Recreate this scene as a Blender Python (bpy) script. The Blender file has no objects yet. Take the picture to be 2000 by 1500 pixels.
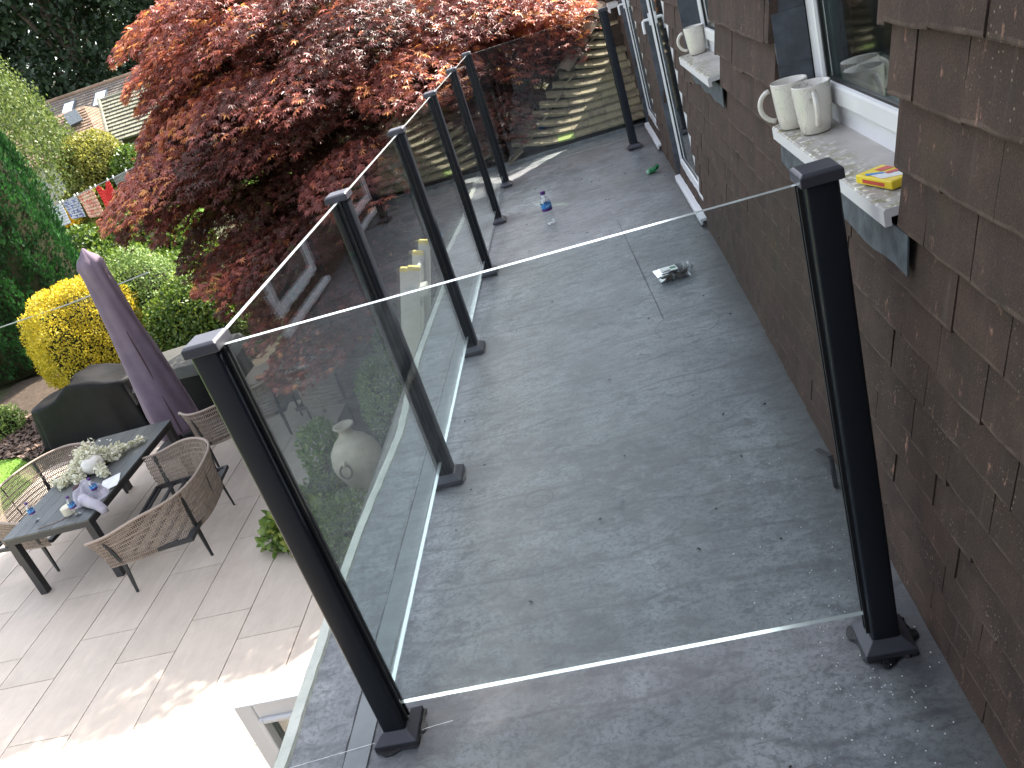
import bpy, math, random
import numpy as np
from mathutils import Vector, Matrix
rnd = random.Random(7)
rng = np.random.default_rng(11)
R = math.radians
scene = bpy.context.scene
col = scene.collection

# ---------------------------------------------------------------- camera, sky, sun, exposure
CAM = Vector((0.8297, -1.4951, 1.5636))
cam_data = bpy.data.cameras.new("camera")
cam = bpy.data.objects.new("camera", cam_data)
col.objects.link(cam)
right = Vector((0.95602, 0.04004, -0.29054))
up = Vector((0.24271, 0.44813, 0.86039))
back = Vector((0.16465, -0.89307, 0.41871))
mw = Matrix((right, up, back)).transposed().to_4x4()
mw.translation = CAM
cam.matrix_world = mw
cam_data.sensor_width = 36
cam_data.lens = 1648.0 * 36 / 2000
cam_data.clip_start = 0.05
cam_data.clip_end = 600
scene.camera = cam

SUN_DIR = Vector((1.0, 1.25, 1.55)).normalized()
world = bpy.data.worlds.new("World")
scene.world = world
world.use_nodes = True
wn = world.node_tree
sky = wn.nodes.new("ShaderNodeTexSky")
sky.sky_type = 'NISHITA'
sky.sun_disc = False
sky.sun_elevation = math.asin(SUN_DIR.z)
sky.sun_rotation = math.atan2(SUN_DIR.x, SUN_DIR.y)
sky.air_density = 1.0
sky.dust_density = 2.2
bg = wn.nodes["Background"]
bg.inputs[1].default_value = 0.15
hs = wn.nodes.new("ShaderNodeHueSaturation")      # thin white cloud veil: a less saturated sky
hs.inputs['Saturation'].default_value = .42
wn.links.new(sky.outputs[0], hs.inputs['Color'])
wn.links.new(hs.outputs[0], bg.inputs[0])
sun_data = bpy.data.lights.new("sun", 'SUN')
sun_data.energy = 4.0
sun_data.angle = R(0.53)
sun_data.color = (1.0, 0.93, 0.83)
sun = bpy.data.objects.new("sun", sun_data)
col.objects.link(sun)
sun.rotation_euler = SUN_DIR.to_track_quat('Z', 'Y').to_euler()
sun.location = (20, 20, 30)
scene.view_settings.view_transform = 'Standard'
scene.view_settings.look = 'None'
scene.view_settings.exposure = 2.25
scene.view_settings.gamma = 1.0
scene.view_settings.use_curve_mapping = False
scene.render.engine = 'CYCLES'
scene.cycles.transparent_max_bounces = 24
scene.cycles.max_bounces = 8

# ---------------------------------------------------------------- helpers
class Geo:
    def __init__(s):
        s.v = []; s.f = []; s.m = []; s.t = []
    def add(s, verts, faces, mi=0, tint=0.5):
        b = len(s.v)
        s.v.extend([tuple(v) for v in verts])
        for f in faces:
            s.f.append([b + i for i in f]); s.m.append(mi); s.t.append(tint)
        return s
    def box(s, x0, x1, y0, y1, z0, z1, mi=0, tint=0.5, mat=None):
        vs = [(x0,y0,z0),(x1,y0,z0),(x1,y1,z0),(x0,y1,z0),(x0,y0,z1),(x1,y0,z1),(x1,y1,z1),(x0,y1,z1)]
        if mat is not None: vs = [mat @ Vector(v) for v in vs]
        return s.add(vs, [(0,3,2,1),(4,5,6,7),(0,1,5,4),(1,2,6,5),(2,3,7,6),(3,0,4,7)], mi, tint)
    def bar(s, a, b, w, h, mi=0, tint=0.5, up_=Vector((0,0,1)), w2=None, h2=None):
        a = Vector(a); b = Vector(b); d = (b - a).normalized()
        u = d.cross(up_)
        if u.length < 1e-4: u = d.cross(Vector((0, 1, 0)))
        u.normalize(); n = u.cross(d).normalized()
        w2 = w if w2 is None else w2; h2 = h if h2 is None else h2
        vs = []
        for p, ww, hh in ((a, w, h), (b, w2, h2)):
            vs += [p - u*ww/2 - n*hh/2, p + u*ww/2 - n*hh/2, p + u*ww/2 + n*hh/2, p - u*ww/2 + n*hh/2]
        return s.add(vs, [(0,1,2,3),(7,6,5,4),(0,4,5,1),(1,5,6,2),(2,6,7,3),(3,7,4,0)], mi, tint)
    def tube(s, pts, r, seg=8, closed=False, mi=0, tint=0.5):
        pts = [Vector(p) for p in pts]; n = len(pts)
        rs = r if isinstance(r, (list, tuple)) else [r]*n
        b = len(s.v); prev = None
        for i, p in enumerate(pts):
            if closed: d = pts[(i+1) % n] - pts[i-1]
            else: d = pts[min(i+1, n-1)] - pts[max(i-1, 0)]
            d.normalize()
            u = prev - d*prev.dot(d) if prev is not None else d.cross(Vector((0,0,1)))
            if u.length < 1e-3: u = d.cross(Vector((0,1,0)))
            u.normalize(); prev = u; w = d.cross(u)
            for k in range(seg):
                a = 2*math.pi*k/seg
                s.v.append(tuple(p + (u*math.cos(a) + w*math.sin(a))*rs[i]))
        m = n if closed else n-1
        for i in range(m):
            for k in range(seg):
                a0 = b+i*seg+k; a1 = b+i*seg+(k+1) % seg
                c0 = b+((i+1) % n)*seg+k; c1 = b+((i+1) % n)*seg+(k+1) % seg
                s.f.append([a0, a1, c1, c0]); s.m.append(mi); s.t.append(tint)
        if not closed:
            s.f.append([b+k for k in range(seg)][::-1]); s.m.append(mi); s.t.append(tint)
            s.f.append([b+(n-1)*seg+k for k in range(seg)]); s.m.append(mi); s.t.append(tint)
        return s
    def lathe(s, prof, seg=24, c=(0,0,0), mi=0, tint=0.5, wob=None, cap=True):
        b = len(s.v); n = len(prof)
        for i, (r, z) in enumerate(prof):
            for k in range(seg):
                a = 2*math.pi*k/seg
                rr = r*(wob(a, z) if wob else 1)
                s.v.append((c[0]+rr*math.cos(a), c[1]+rr*math.sin(a), c[2]+z))
        for i in range(n-1):
            for k in range(seg):
                s.f.append([b+i*seg+k, b+i*seg+(k+1) % seg, b+(i+1)*seg+(k+1) % seg, b+(i+1)*seg+k]); s.m.append(mi); s.t.append(tint)
        if cap:
            s.f.append([b+k for k in range(seg)][::-1]); s.m.append(mi); s.t.append(tint)
            s.f.append([b+(n-1)*seg+k for k in range(seg)]); s.m.append(mi); s.t.append(tint)
        return s
    def grid(s, fn, nu, nv, mi=0, tint=0.5):
        b = len(s.v)
        for j in range(nv+1):
            for i in range(nu+1): s.v.append(tuple(fn(i/nu, j/nv)))
        for j in range(nv):
            for i in range(nu):
                a = b+j*(nu+1)+i
                s.f.append([a, a+1, a+nu+2, a+nu+1]); s.m.append(mi); s.t.append(tint)
        return s
    def build(s, name, mats, parent=None, org=(0,0,0), smooth=False, bevel=0, solid=0, kind=None):
        me = bpy.data.meshes.new(name)
        o3 = Vector(org)
        me.from_pydata([(v[0]-o3.x, v[1]-o3.y, v[2]-o3.z) for v in s.v], [], s.f)
        if not isinstance(mats, (list, tuple)): mats = [mats]
        for m in mats: me.materials.append(m)
        me.polygons.foreach_set('material_index', s.m)
        me.attributes.new('tint', 'FLOAT', 'FACE').data.foreach_set('value', s.t)
        if smooth:
            me.polygons.foreach_set('use_smooth', [True]*len(s.f))
        me.update()
        ob = bpy.data.objects.new(name, me); col.objects.link(ob)
        if smooth == 'auto':
            md = ob.modifiers.new('edges', 'EDGE_SPLIT'); md.split_angle = R(40)
        if solid:
            md = ob.modifiers.new('thick', 'SOLIDIFY'); md.thickness = solid
        if bevel:
            md = ob.modifiers.new('bevel', 'BEVEL'); md.width = bevel; md.segments = 2; md.limit_method = 'ANGLE'
        if parent is not None: ob.parent = parent
        else: ob.location = org
        if kind: ob['kind'] = kind
        return ob

def tag(o, label, cat=None, group=None, kind=None):
    o['label'] = label
    if cat: o['category'] = cat
    if group: o['group'] = group
    if kind: o['kind'] = kind
    return o
def thing(name, loc, label, cat, group=None, rz=0):
    o = bpy.data.objects.new(name, None); col.objects.link(o)
    o.location = loc; o.rotation_euler = (0, 0, rz); o.empty_display_size = 0.1
    return tag(o, label, cat, group)
def copy_tree(o, parent=None):
    c = o.copy(); col.objects.link(c)
    if parent is not None: c.parent = parent
    for ch in list(o.children): copy_tree(ch, c)
    return c

def fast_mesh(name, V, F, tint, mats, parent=None, org=(0,0,0), kind=None):
    V = np.asarray(V, dtype=np.float32) - np.array(org, dtype=np.float32)
    me = bpy.data.meshes.new(name); nf, k = F.shape
    me.vertices.add(len(V)); me.vertices.foreach_set('co', V.ravel())
    me.loops.add(nf*k); me.loops.foreach_set('vertex_index', F.astype(np.int32).ravel())
    me.polygons.add(nf)
    me.polygons.foreach_set('loop_start', np.arange(0, nf*k, k, dtype=np.int32))
    me.polygons.foreach_set('loop_total', np.full(nf, k, dtype=np.int32))
    if not isinstance(mats, (list, tuple)): mats = [mats]
    for m in mats: me.materials.append(m)
    me.attributes.new('tint', 'FLOAT', 'FACE').data.foreach_set('value', np.asarray(tint, dtype=np.float32))
    me.update(calc_edges=True)
    ob = bpy.data.objects.new(name, me); col.objects.link(ob)
    if parent is not None: ob.parent = parent
    else: ob.location = org
    if kind: ob['kind'] = kind
    return ob

def unit(a): return a/np.maximum(np.linalg.norm(a, axis=1, keepdims=True), 1e-9)
def leaf_arrays(P, Nn, T, size, tv, tf, tint):
    T = unit(T); Nn = unit(Nn - (Nn*T).sum(1, keepdims=True)*T); X = np.cross(T, Nn)
    tv = np.asarray(tv, float); tf = np.asarray(tf)
    V = P[:, None, :] + size[:, None, None]*(tv[None, :, 0, None]*X[:, None] + tv[None, :, 1, None]*T[:, None] + tv[None, :, 2, None]*Nn[:, None])
    F = (np.arange(len(P))*len(tv))[:, None, None] + tf[None]
    return V.reshape(-1, 3), F.reshape(-1, tf.shape[1]), np.repeat(tint, len(tf))
def leaf_object(name, P, Nn, T, size, tv, tf, tint, mat, parent=None, org=(0,0,0), kind='stuff'):
    V, F, t = leaf_arrays(P, Nn, T, size, tv, tf, tint)
    return fast_mesh(name, V, F, t, mat, parent, org, kind)

OVAL = ([(0,0,0),(.3,.45,.07),(0,1,-.06),(-.3,.45,.07)], [(0,1,2),(0,2,3)])
BROAD = ([(0,0,0),(.3,.3,.08),(.27,.68,.05),(0,1,-.1),(-.27,.68,.05),(-.3,.3,.08)], [(0,1,2),(0,2,3),(0,3,4),(0,4,5)])
def star_leaf():
    v = [(0,0,0)]; f = []
    for ang, ln in ((-118,.5),(-80,.78),(-40,.95),(0,1.05),(40,.95),(80,.78),(118,.5)):
        a = R(ang); d = (math.sin(a), math.cos(a)); n = (d[1], -d[0]); w = .105*ln + .02
        b = len(v); m = .42*ln
        v += [(d[0]*m+n[0]*w, d[1]*m+n[1]*w, .03), (d[0]*ln, d[1]*ln, -.16*ln), (d[0]*m-n[0]*w, d[1]*m-n[1]*w, .03)]
        f += [(0, b, b+1), (0, b+1, b+2)]
    return v, f
STAR = star_leaf()
FROND = ([(0,0,0),(.16,.45,.04),(.05,1,0),(-.12,.5,.03),(-.35,.7,.1),(.38,.62,.1)], [(0,1,2),(0,2,3),(0,3,4),(0,5,1)])

# ---------------------------------------------------------------- materials
class NT:
    def __init__(s, name):
        s.m = bpy.data.materials.new(name); s.m.use_nodes = True
        s.t = s.m.node_tree; s.b = s.t.nodes['Principled BSDF']; s.o = s.t.nodes['Material Output']
    def n(s, typ, **kw):
        nd = s.t.nodes.new(typ)
        for k, v in kw.items():
            if k in ('inp',):
                for kk, vv in v.items():
                    if isinstance(vv, bpy.types.NodeSocket): s.t.links.new(vv, nd.inputs[kk])
                    else: nd.inputs[kk].default_value = vv
            else: setattr(nd, k, v)
        return nd
    def link(s, a, b): s.t.links.new(a, b)
    def pos(s, scale=(1,1,1), obj=False):
        g = s.n('ShaderNodeTexCoord').outputs['Object'] if obj else s.n('ShaderNodeNewGeometry').outputs['Position']
        return s.n('ShaderNodeVectorMath', operation='MULTIPLY', inp={0: g, 1: scale}).outputs[0]
    def noise(s, vec, scale, detail=4, rough=.55, dist=0):
        return s.n('ShaderNodeTexNoise', inp={'Vector': vec, 'Scale': scale, 'Detail': detail, 'Roughness': rough, 'Distortion': dist}).outputs[0]
    def ramp(s, fac, stops, interp='LINEAR'):
        r = s.n('ShaderNodeValToRGB'); r.color_ramp.interpolation = interp
        el = r.color_ramp.elements
        while len(el) < len(stops): el.new(0.5)
        for e, (p, c) in zip(el, stops):
            e.position = p; e.color = (*c, 1) if len(c) == 3 else c
        s.link(fac, r.inputs[0]); return r.outputs[0]
    def mix(s, fac, a, b, typ='MIX'):
        m = s.n('ShaderNodeMix', data_type='RGBA', blend_type=typ)
        for i, v in ((0, fac), (6, a), (7, b)):
            if isinstance(v, bpy.types.NodeSocket): s.link(v, m.inputs[i])
            else: m.inputs[i].default_value = (*v, 1) if isinstance(v, tuple) and len(v) == 3 else v
        return m.outputs[2]
    def math(s, op, a, b=0.0, clamp=False):
        m = s.n('ShaderNodeMath', operation=op, use_clamp=clamp)
        for i, v in ((0, a), (1, b)):
            if isinstance(v, bpy.types.NodeSocket): s.link(v, m.inputs[i])
            else: m.inputs[i].default_value = v
        return m.outputs[0]
    def attr(s, name='tint'): return s.n('ShaderNodeAttribute', attribute_name=name).outputs['Fac']
    def bump(s, h, strength=.3, dist=.01):
        b = s.n('ShaderNodeBump', inp={'Height': h, 'Strength': strength, 'Distance': dist})
        s.link(b.outputs[0], s.b.inputs['Normal']); return b
    def base(s, c, rough=.5, spec=.5, metal=0):
        if isinstance(c, bpy.types.NodeSocket): s.link(c, s.b.inputs['Base Color'])
        else: s.b.inputs['Base Color'].default_value = (*c, 1)
        if isinstance(rough, bpy.types.NodeSocket): s.link(rough, s.b.inputs['Roughness'])
        else: s.b.inputs['Roughness'].default_value = rough
        s.b.inputs['Specular IOR Level'].default_value = spec
        s.b.inputs['Metallic'].default_value = metal
        return s

def mat(name, c1, c2=None, scale=8, rough=.5, spec=.5, bump=0, bscale=60, metal=0, tint=0, stretch=(1,1,1), obj=False):
    m = NT(name); p = m.pos(stretch, obj)
    c2 = c2 or tuple(x*.8 for x in c1)
    n = m.noise(p, scale, 5, .6)
    c = m.ramp(n, [(.3, c1), (.7, c2)])
    if tint:
        t = m.math('MULTIPLY_ADD', m.attr(), tint); m.t.nodes[-1]
        k = m.n('ShaderNodeMath', operation='ADD', inp={0: m.math('MULTIPLY', m.attr(), tint), 1: 1 - tint/2}).outputs[0]
        c = m.mix(1.0, c, m.n('ShaderNodeCombineColor', inp={0: k, 1: k, 2: k}).outputs[0], 'MULTIPLY')
    m.base(c, rough, spec, metal)
    if bump: m.bump(m.noise(p, bscale, 4, .6), bump, .01)
    return m.m

def foliage_mat(name, stops, rough=.5, trans=.35, spec=.35):
    m = NT(name)
    c = m.ramp(m.attr(), stops)
    m.base(c, rough, spec)
    tr = m.n('ShaderNodeBsdfTranslucent'); m.link(m.mix(.5, c, m.mix(1.0, c, (1.0, 1.0, .5), 'MULTIPLY')), tr.inputs[0])
    ms = m.n('ShaderNodeMixShader', inp={0: trans}); m.link(m.b.outputs[0], ms.inputs[1]); m.link(tr.outputs[0], ms.inputs[2])
    m.link(ms.outputs[0], m.o.inputs[0])
    return m.m

def glass_mat(name, tintc, extra=0.0, rough=0.0):
    m = NT(name); m.t.nodes.remove(m.b)
    g = m.n('ShaderNodeNewGeometry')
    ior = m.n('ShaderNodeMapRange', inp={0: g.outputs['Backfacing'], 3: 1.5, 4: 1/1.5}).outputs[0]
    fr = m.n('ShaderNodeFresnel', inp={0: ior}).outputs[0]
    fr = m.math('ADD', fr, extra, True)
    tr = m.n('ShaderNodeBsdfTransparent', inp={0: (*tintc, 1)})
    gl = m.n('ShaderNodeBsdfGlossy', inp={'Color': (1,1,1,1), 'Roughness': rough})
    ms = m.n('ShaderNodeMixShader', inp={0: fr, 1: tr.outputs[0], 2: gl.outputs[0]})
    m.link(ms.outputs[0], m.o.inputs[0])
    return m.m

def deck_mat():
    m = NT('grey_membrane'); p = m.pos()
    n1 = m.noise(p, 1.6, 6, .62, .3); n2 = m.noise(p, 9, 6, .65, .4)
    ps = m.pos((4.5, 18, 1)); n3 = m.noise(ps, 1.1, 5, .6, .8)
    n = m.math('ADD', m.math('MULTIPLY', n1, .52), m.math('ADD', m.math('MULTIPLY', n2, .36), m.math('MULTIPLY', n3, .12)))
    c = m.ramp(n, [(.37, (.078,.081,.087)), (.455, (.146,.152,.161)), (.53, (.215,.224,.234)), (.63, (.32,.33,.34))])
    n7 = m.noise(m.pos((.8, 1.3, 1)), 17, 7, .75, .6)
    c = m.mix(m.ramp(n7, [(.37, (.75,)*3), (.5, (0,)*3)]), c, (.064,.068,.076))
    c = m.mix(m.ramp(n7, [(.52, (0,)*3), (.66, (.65,)*3)]), c, (.27,.28,.285))
    n8 = m.noise(p, 70, 5, .75)
    c = m.mix(m.ramp(n8, [(.40, (.6,)*3), (.51, (0,)*3)]), c, (.062,.066,.073))
    # faint brownish / green stains
    c = m.mix(m.math('MULTIPLY', m.ramp(m.noise(p, .9, 3), [(.45, (0,0,0)), (.7, (1,1,1))]), .3), c, (.115,.125,.10))
    # dark scuffs
    sc = m.noise(m.pos((3, 22, 1)), 1.7, 3, .5, 1.5)
    c = m.mix(m.math('MULTIPLY', m.ramp(sc, [(.66, (0,0,0)), (.72, (1,1,1))]), .45), c, (.045,.045,.05))
    # curved tyre-like scratches
    w = m.n('ShaderNodeTexWave', wave_type='RINGS', inp={'Vector': m.pos((1,1,1)), 'Scale': 1.3, 'Distortion': 9, 'Detail': 2, 'Detail Scale': .7}).outputs[1]
    c = m.mix(m.math('MULTIPLY', m.ramp(w, [(.0, (1,1,1)), (.02, (0,0,0))]), .45), c, (.06,.06,.065))
    # broad blotches, grime along the wall foot and round the posts, drying rings
    c = m.mix(m.ramp(m.noise(m.pos((1,.8,1)), 1.1, 5, .6, .8), [(.42, (.36,)*3), (.56, (0,)*3)]), c, (.078,.080,.086))
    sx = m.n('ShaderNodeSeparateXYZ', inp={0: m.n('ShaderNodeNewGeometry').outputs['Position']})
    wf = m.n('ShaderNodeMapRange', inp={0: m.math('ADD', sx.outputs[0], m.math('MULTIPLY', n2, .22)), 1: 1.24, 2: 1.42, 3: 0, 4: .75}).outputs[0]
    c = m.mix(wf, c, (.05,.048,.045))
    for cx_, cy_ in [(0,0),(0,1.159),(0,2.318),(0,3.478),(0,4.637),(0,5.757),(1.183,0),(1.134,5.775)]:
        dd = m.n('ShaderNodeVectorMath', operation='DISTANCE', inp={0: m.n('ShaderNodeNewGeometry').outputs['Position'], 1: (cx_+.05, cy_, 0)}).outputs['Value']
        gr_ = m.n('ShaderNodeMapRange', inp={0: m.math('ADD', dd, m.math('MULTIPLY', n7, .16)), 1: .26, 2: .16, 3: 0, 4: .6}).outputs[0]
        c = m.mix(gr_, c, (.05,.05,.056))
    for cx_, cy_, rr_ in [(.93, 1.75, .035), (1.02, 2.0, .14), (.62, 3.1, .09), (.35, .9, .05)]:
        dd = m.n('ShaderNodeVectorMath', operation='DISTANCE', inp={0: m.n('ShaderNodeNewGeometry').outputs['Position'], 1: (cx_, cy_, 0)}).outputs['Value']
        rg_ = m.math('LESS_THAN', m.math('ABSOLUTE', m.math('SUBTRACT', m.math('ADD', dd, m.math('MULTIPLY', n7, .03)), rr_+.015)), .0035)
        c = m.mix(m.math('MULTIPLY', rg_, .45), c, (.05,.05,.055))
    # white specks: foam beads and wet glitter towards the near house side
    vo = m.n('ShaderNodeTexVoronoi', inp={'Vector': p, 'Scale': 75}).outputs['Distance']
    sp = m.math('LESS_THAN', vo, .11)
    xyz = m.n('ShaderNodeSeparateXYZ', inp={0: m.n('ShaderNodeNewGeometry').outputs['Position']})
    near = m.n('ShaderNodeMapRange', inp={0: xyz.outputs[1], 1: .9, 2: -.1, 3: 0, 4: 1}).outputs[0]
    side = m.n('ShaderNodeMapRange', inp={0: xyz.outputs[0], 1: .75, 2: 1.15, 3: 0, 4: 1}).outputs[0]
    patch = m.ramp(m.noise(p, 6, 3), [(.5, (0,0,0)), (.6, (1,1,1))])
    sp = m.math('MULTIPLY', sp, m.math('MULTIPLY', near, m.math('MULTIPLY', side, patch)))
    c = m.mix(sp, c, (.6,.62,.66))
    vo2 = m.n('ShaderNodeTexVoronoi', inp={'Vector': p, 'Scale': 11}).outputs['Distance']
    c = m.mix(m.math('LESS_THAN', vo2, .013), c, (.5,.5,.5))
    vo3 = m.n('ShaderNodeTexVoronoi', inp={'Vector': m.pos((1,1.3,1)), 'Scale': 6}).outputs['Distance']
    c = m.mix(m.math('LESS_THAN', vo3, .018), c, (.015,.015,.015))
    m.base(c, m.ramp(n2, [(.3, (.42,)*3), (.7, (.6,)*3)]), .5)
    m.bump(m.math('ADD', m.math('MULTIPLY', n2, .6), m.math('MULTIPLY', m.noise(p, 120, 3), .4)), .25, .004)
    return m.m

def wall_tile_mat():
    m = NT('brown_hung_tile'); p = m.pos()
    n = m.noise(p, 9, 5, .6); g = m.noise(p, 330, 3, .7); st = m.noise(m.pos((1, 26, 2.2)), 1.6, 4, .6)
    c = m.ramp(n, [(.32, (.050,.035,.027)), (.52, (.075,.049,.039)), (.68, (.100,.065,.050))])
    at = m.attr(); wear = m.math('GREATER_THAN', at, 1.5); at = m.math('SUBTRACT', at, m.math('MULTIPLY', wear, 2.0))
    c = m.mix(m.ramp(at, [(0, (.1,.1,.1)), (.5, (.35,)*3), (1, (.9,)*3)]), c, m.mix(m.math('MULTIPLY', n, .6), (.030,.029,.023), (.155,.078,.058)))
    c = m.mix(m.ramp(g, [(.42, (.42,)*3), (.62, (0,)*3)]), c, (.022,.018,.017))
    c = m.mix(m.math('MULTIPLY', m.ramp(g, [(.62, (0,0,0)), (.72, (1,1,1))]), .5), c, (.17,.12,.10))
    # worn pink and yellowish scars and vertical streaks
    sc = m.math('MULTIPLY', m.ramp(m.noise(m.pos((1, 22, 9)), 1.5, 5, .7), [(.60, (0,)*3), (.68, (1,)*3)]), m.math('MULTIPLY', m.ramp(m.noise(p, 60, 3), [(.4, (.0,)*3), (.6, (1,)*3)]), m.ramp(m.noise(p, 4.3, 2), [(.40, (.15,)*3), (.55, (1,)*3)])))
    c = m.mix(m.math('MULTIPLY', sc, .8), c, (.34,.19,.14))
    c = m.mix(m.math('MULTIPLY', m.ramp(st, [(.6, (0,)*3), (.8, (1,)*3)]), .45), c, (.12,.10,.09))
    c = m.mix(m.math('MULTIPLY', m.ramp(m.noise(p, 3.1, 4), [(.62, (0,)*3), (.72, (1,)*3)]), .35), c, (.075,.062,.028))
    vd = m.n('ShaderNodeTexVoronoi', inp={'Vector': p, 'Scale': 95}).outputs['Distance']
    c = m.mix(m.math('MULTIPLY', m.math('LESS_THAN', vd, m.math('MULTIPLY', m.noise(p, 7, 3), .30)), m.ramp(m.noise(p, 5, 4), [(.5, (0,)*3), (.62, (.8,)*3)])), c, (.24,.185,.14))
    c = m.mix(m.math('MULTIPLY', wear, m.math('MULTIPLY', m.ramp(m.noise(p, 19, 4), [(.42, (.1,)*3), (.62, (1,)*3)]), .5)), c, (.145,.105,.085))
    m.base(c, .85, .2)
    m.bump(m.math('ADD', g, m.math('MULTIPLY', n, 1.5)), .55, .003)
    return m.m

def roof_tile_mat(name, a, b, cc, lichen):
    m = NT(name); p = m.pos()
    c = m.ramp(m.attr(), [(0, a), (.5, b), (1, cc)])
    n = m.noise(p, 16, 5, .65)
    c = m.mix(m.ramp(n, [(.42, (0,)*3), (.64, (.75,)*3)]), c, lichen)
    c = m.mix(m.ramp(m.noise(p, 80, 3), [(.35, (.5,)*3), (.5, (0,)*3)]), c, (.05,.045,.035))
    m.base(c, .85, .25); m.bump(m.noise(p, 120, 4), .5, .004)
    return m.m

def slab_mat():
    m = NT('beige_porcelain'); p = m.pos((4, 1.0, 1))
    n = m.noise(p, 2.4, 7, .7, .6)
    c = m.ramp(n, [(.25, (.43,.36,.295)), (.5, (.475,.40,.33)), (.75, (.53,.455,.38))])
    k = m.math('ADD', m.math('MULTIPLY', m.attr(), .16), .92)
    c = m.mix(1.0, c, m.n('ShaderNodeCombineColor', inp={0: k, 1: k, 2: k}).outputs[0], 'MULTIPLY')
    c = m.mix(m.ramp(m.noise(m.pos(), 3, 6, .7), [(.48, (0,)*3), (.7, (.45,)*3)]), c, (.35,.295,.24))
    c = m.mix(m.math('MULTIPLY', m.math('LESS_THAN', m.n('ShaderNodeTexVoronoi', inp={'Vector': m.pos(), 'Scale': 7}).outputs['Distance'], .03), .7), c, (.16,.12,.09))
    m.base(c, .55, .4); m.bump(m.noise(m.pos(), 60, 3), .08, .003)
    return m.m

def mug_mat():
    m = NT('marbled_ceramic'); p = m.pos((1,1,1), True)
    w = m.noise(p, 17, 4, .6, 1.2)
    v = m.math('ABSOLUTE', m.math('SUBTRACT', w, .5))
    k = m.math('MULTIPLY', m.ramp(v, [(0, (1,)*3), (.018, (0,)*3)]), m.ramp(m.noise(p, 9, 2), [(.47, (0,)*3), (.55, (1,)*3)]))
    c = m.mix(m.math('MULTIPLY', k, .75), (.62,.58,.52), (.20,.19,.17))
    m.base(c, .18, .5); return m.m

def sill_mat():
    m = NT('weathered_white_sill'); p = m.pos()
    g = m.n('ShaderNodeNewGeometry'); nz = m.n('ShaderNodeSeparateXYZ', inp={0: g.outputs['Normal']}).outputs[2]
    top = m.math('GREATER_THAN', nz, .5)
    n = m.noise(p, 26, 6, .7, .6); n2 = m.noise(m.pos((1,.5,1)), 9, 5, .65)
    px = m.n('ShaderNodeSeparateXYZ', inp={0: g.outputs['Position']}).outputs[0]
    front = m.n('ShaderNodeMapRange', inp={0: px, 1: 1.36, 2: 1.285, 3: 0, 4: 1}).outputs[0]
    d = m.mix(m.ramp(n2, [(.35, (0,)*3), (.7, (.9,)*3)]), (.46,.43,.40), (.27,.245,.22))
    moss = m.math('MULTIPLY', m.ramp(n, [(.50, (0,)*3), (.58, (1,)*3)]), front)
    d = m.mix(m.math('MULTIPLY', moss, .8), d, (.20,.17,.05))
    d = m.mix(m.math('MULTIPLY', m.ramp(m.noise(p, 70, 3), [(.56, (0,)*3), (.62, (1,)*3)]), front), d, (.72,.70,.60))
    c = m.mix(top, (.62,.60,.60), d)
    m.base(c, .45, .4); m.bump(n, .15, .002); return m.m

MAT = {}
MAT['deck'] = deck_mat()
MAT['lap'] = mat('pale_lap_strip', (.125,.137,.143), (.18,.192,.195), 7, .5, .5, .2, 40)
MAT['trim'] = mat('chalky_edge_trim', (.52,.53,.47), (.36,.38,.33), 9, .5, .4, .3, 70)
MAT['post'] = mat('anthracite_powder_coat', (.010,.012,.017), (.012,.0145,.021), 3, .40, .35, .05, 300)
MAT['cap'] = mat('anthracite_plastic_cap', (.042,.042,.052), (.048,.048,.06), 3, .38, .5, .05, 300)  # paler than the posts, the sky reflection put into the colour
MAT['gasket'] = mat('black_rubber', (.012,.012,.013), None, 3, .45)
MAT['seal'] = mat('black_sealant', (.003,.003,.0035), (.006,.006,.006), 30, .4, .3, .5, 60)
MAT['pane'] = glass_mat('balustrade_glass', (.93, .960, .955), .012)
MAT['window_pane'] = glass_mat('house_window_glass', (.55,.66,.60), .16, .045)
MAT['edge'] = (lambda m: (m.base((.72,.78,.76), .16, .9), m.b.inputs['Metallic'].__setattr__('default_value', .6), m.m)[2])(NT('polished_glass_edge'))
MAT['hung'] = wall_tile_mat()
MAT['upvc'] = mat('white_upvc', (.70,.69,.70), (.64,.63,.64), 5, .3, .5)
MAT['sill'] = sill_mat()
MAT['lead'] = mat('dark_lead', (.035,.040,.048), (.085,.095,.115), 16, .55, .5, .3, 30)
MAT['lead_pale'] = mat('blotched_lead', (.032,.038,.044), (.105,.125,.14), 22, .5, .5, .3, 30)
MAT['render'] = mat('cream_render', (.50,.47,.42), (.44,.41,.36), 4, .8, .3, .4, 80)
MAT['dark_room'] = mat('dark_interior', (.02,.025,.024), (.03,.035,.032), 2, .9, .1)
MAT['roof_tile'] = roof_tile_mat('mossy_roof_tile', (.13,.10,.075), (.20,.165,.10), (.26,.215,.14), (.26,.225,.13))
MAT['bonnet'] = roof_tile_mat('brown_bonnet_tile', (.15,.10,.075), (.18,.13,.10), (.21,.16,.12), (.22,.18,.13))
MAT['moss_tile'] = mat('bright_moss_tile', (.20,.30,.06), (.24,.26,.10), 20, .9, .2)
MAT['far_roof'] = roof_tile_mat('brown_far_roof', (.12,.095,.085), (.155,.125,.11), (.19,.155,.13), (.20,.18,.15))
MAT['wing_roof'] = roof_tile_mat('rusty_far_roof', (.17,.105,.07), (.24,.15,.10), (.28,.19,.13), (.20,.16,.12))
MAT['near_far_roof'] = roof_tile_mat('green_grey_roof_tile', (.13,.125,.10), (.18,.175,.14), (.23,.22,.17), (.22,.22,.14))
MAT['slab'] = slab_mat()
MAT['grout'] = mat('brown_grout', (.06,.05,.042), (.085,.07,.06), 20, .9)
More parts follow.
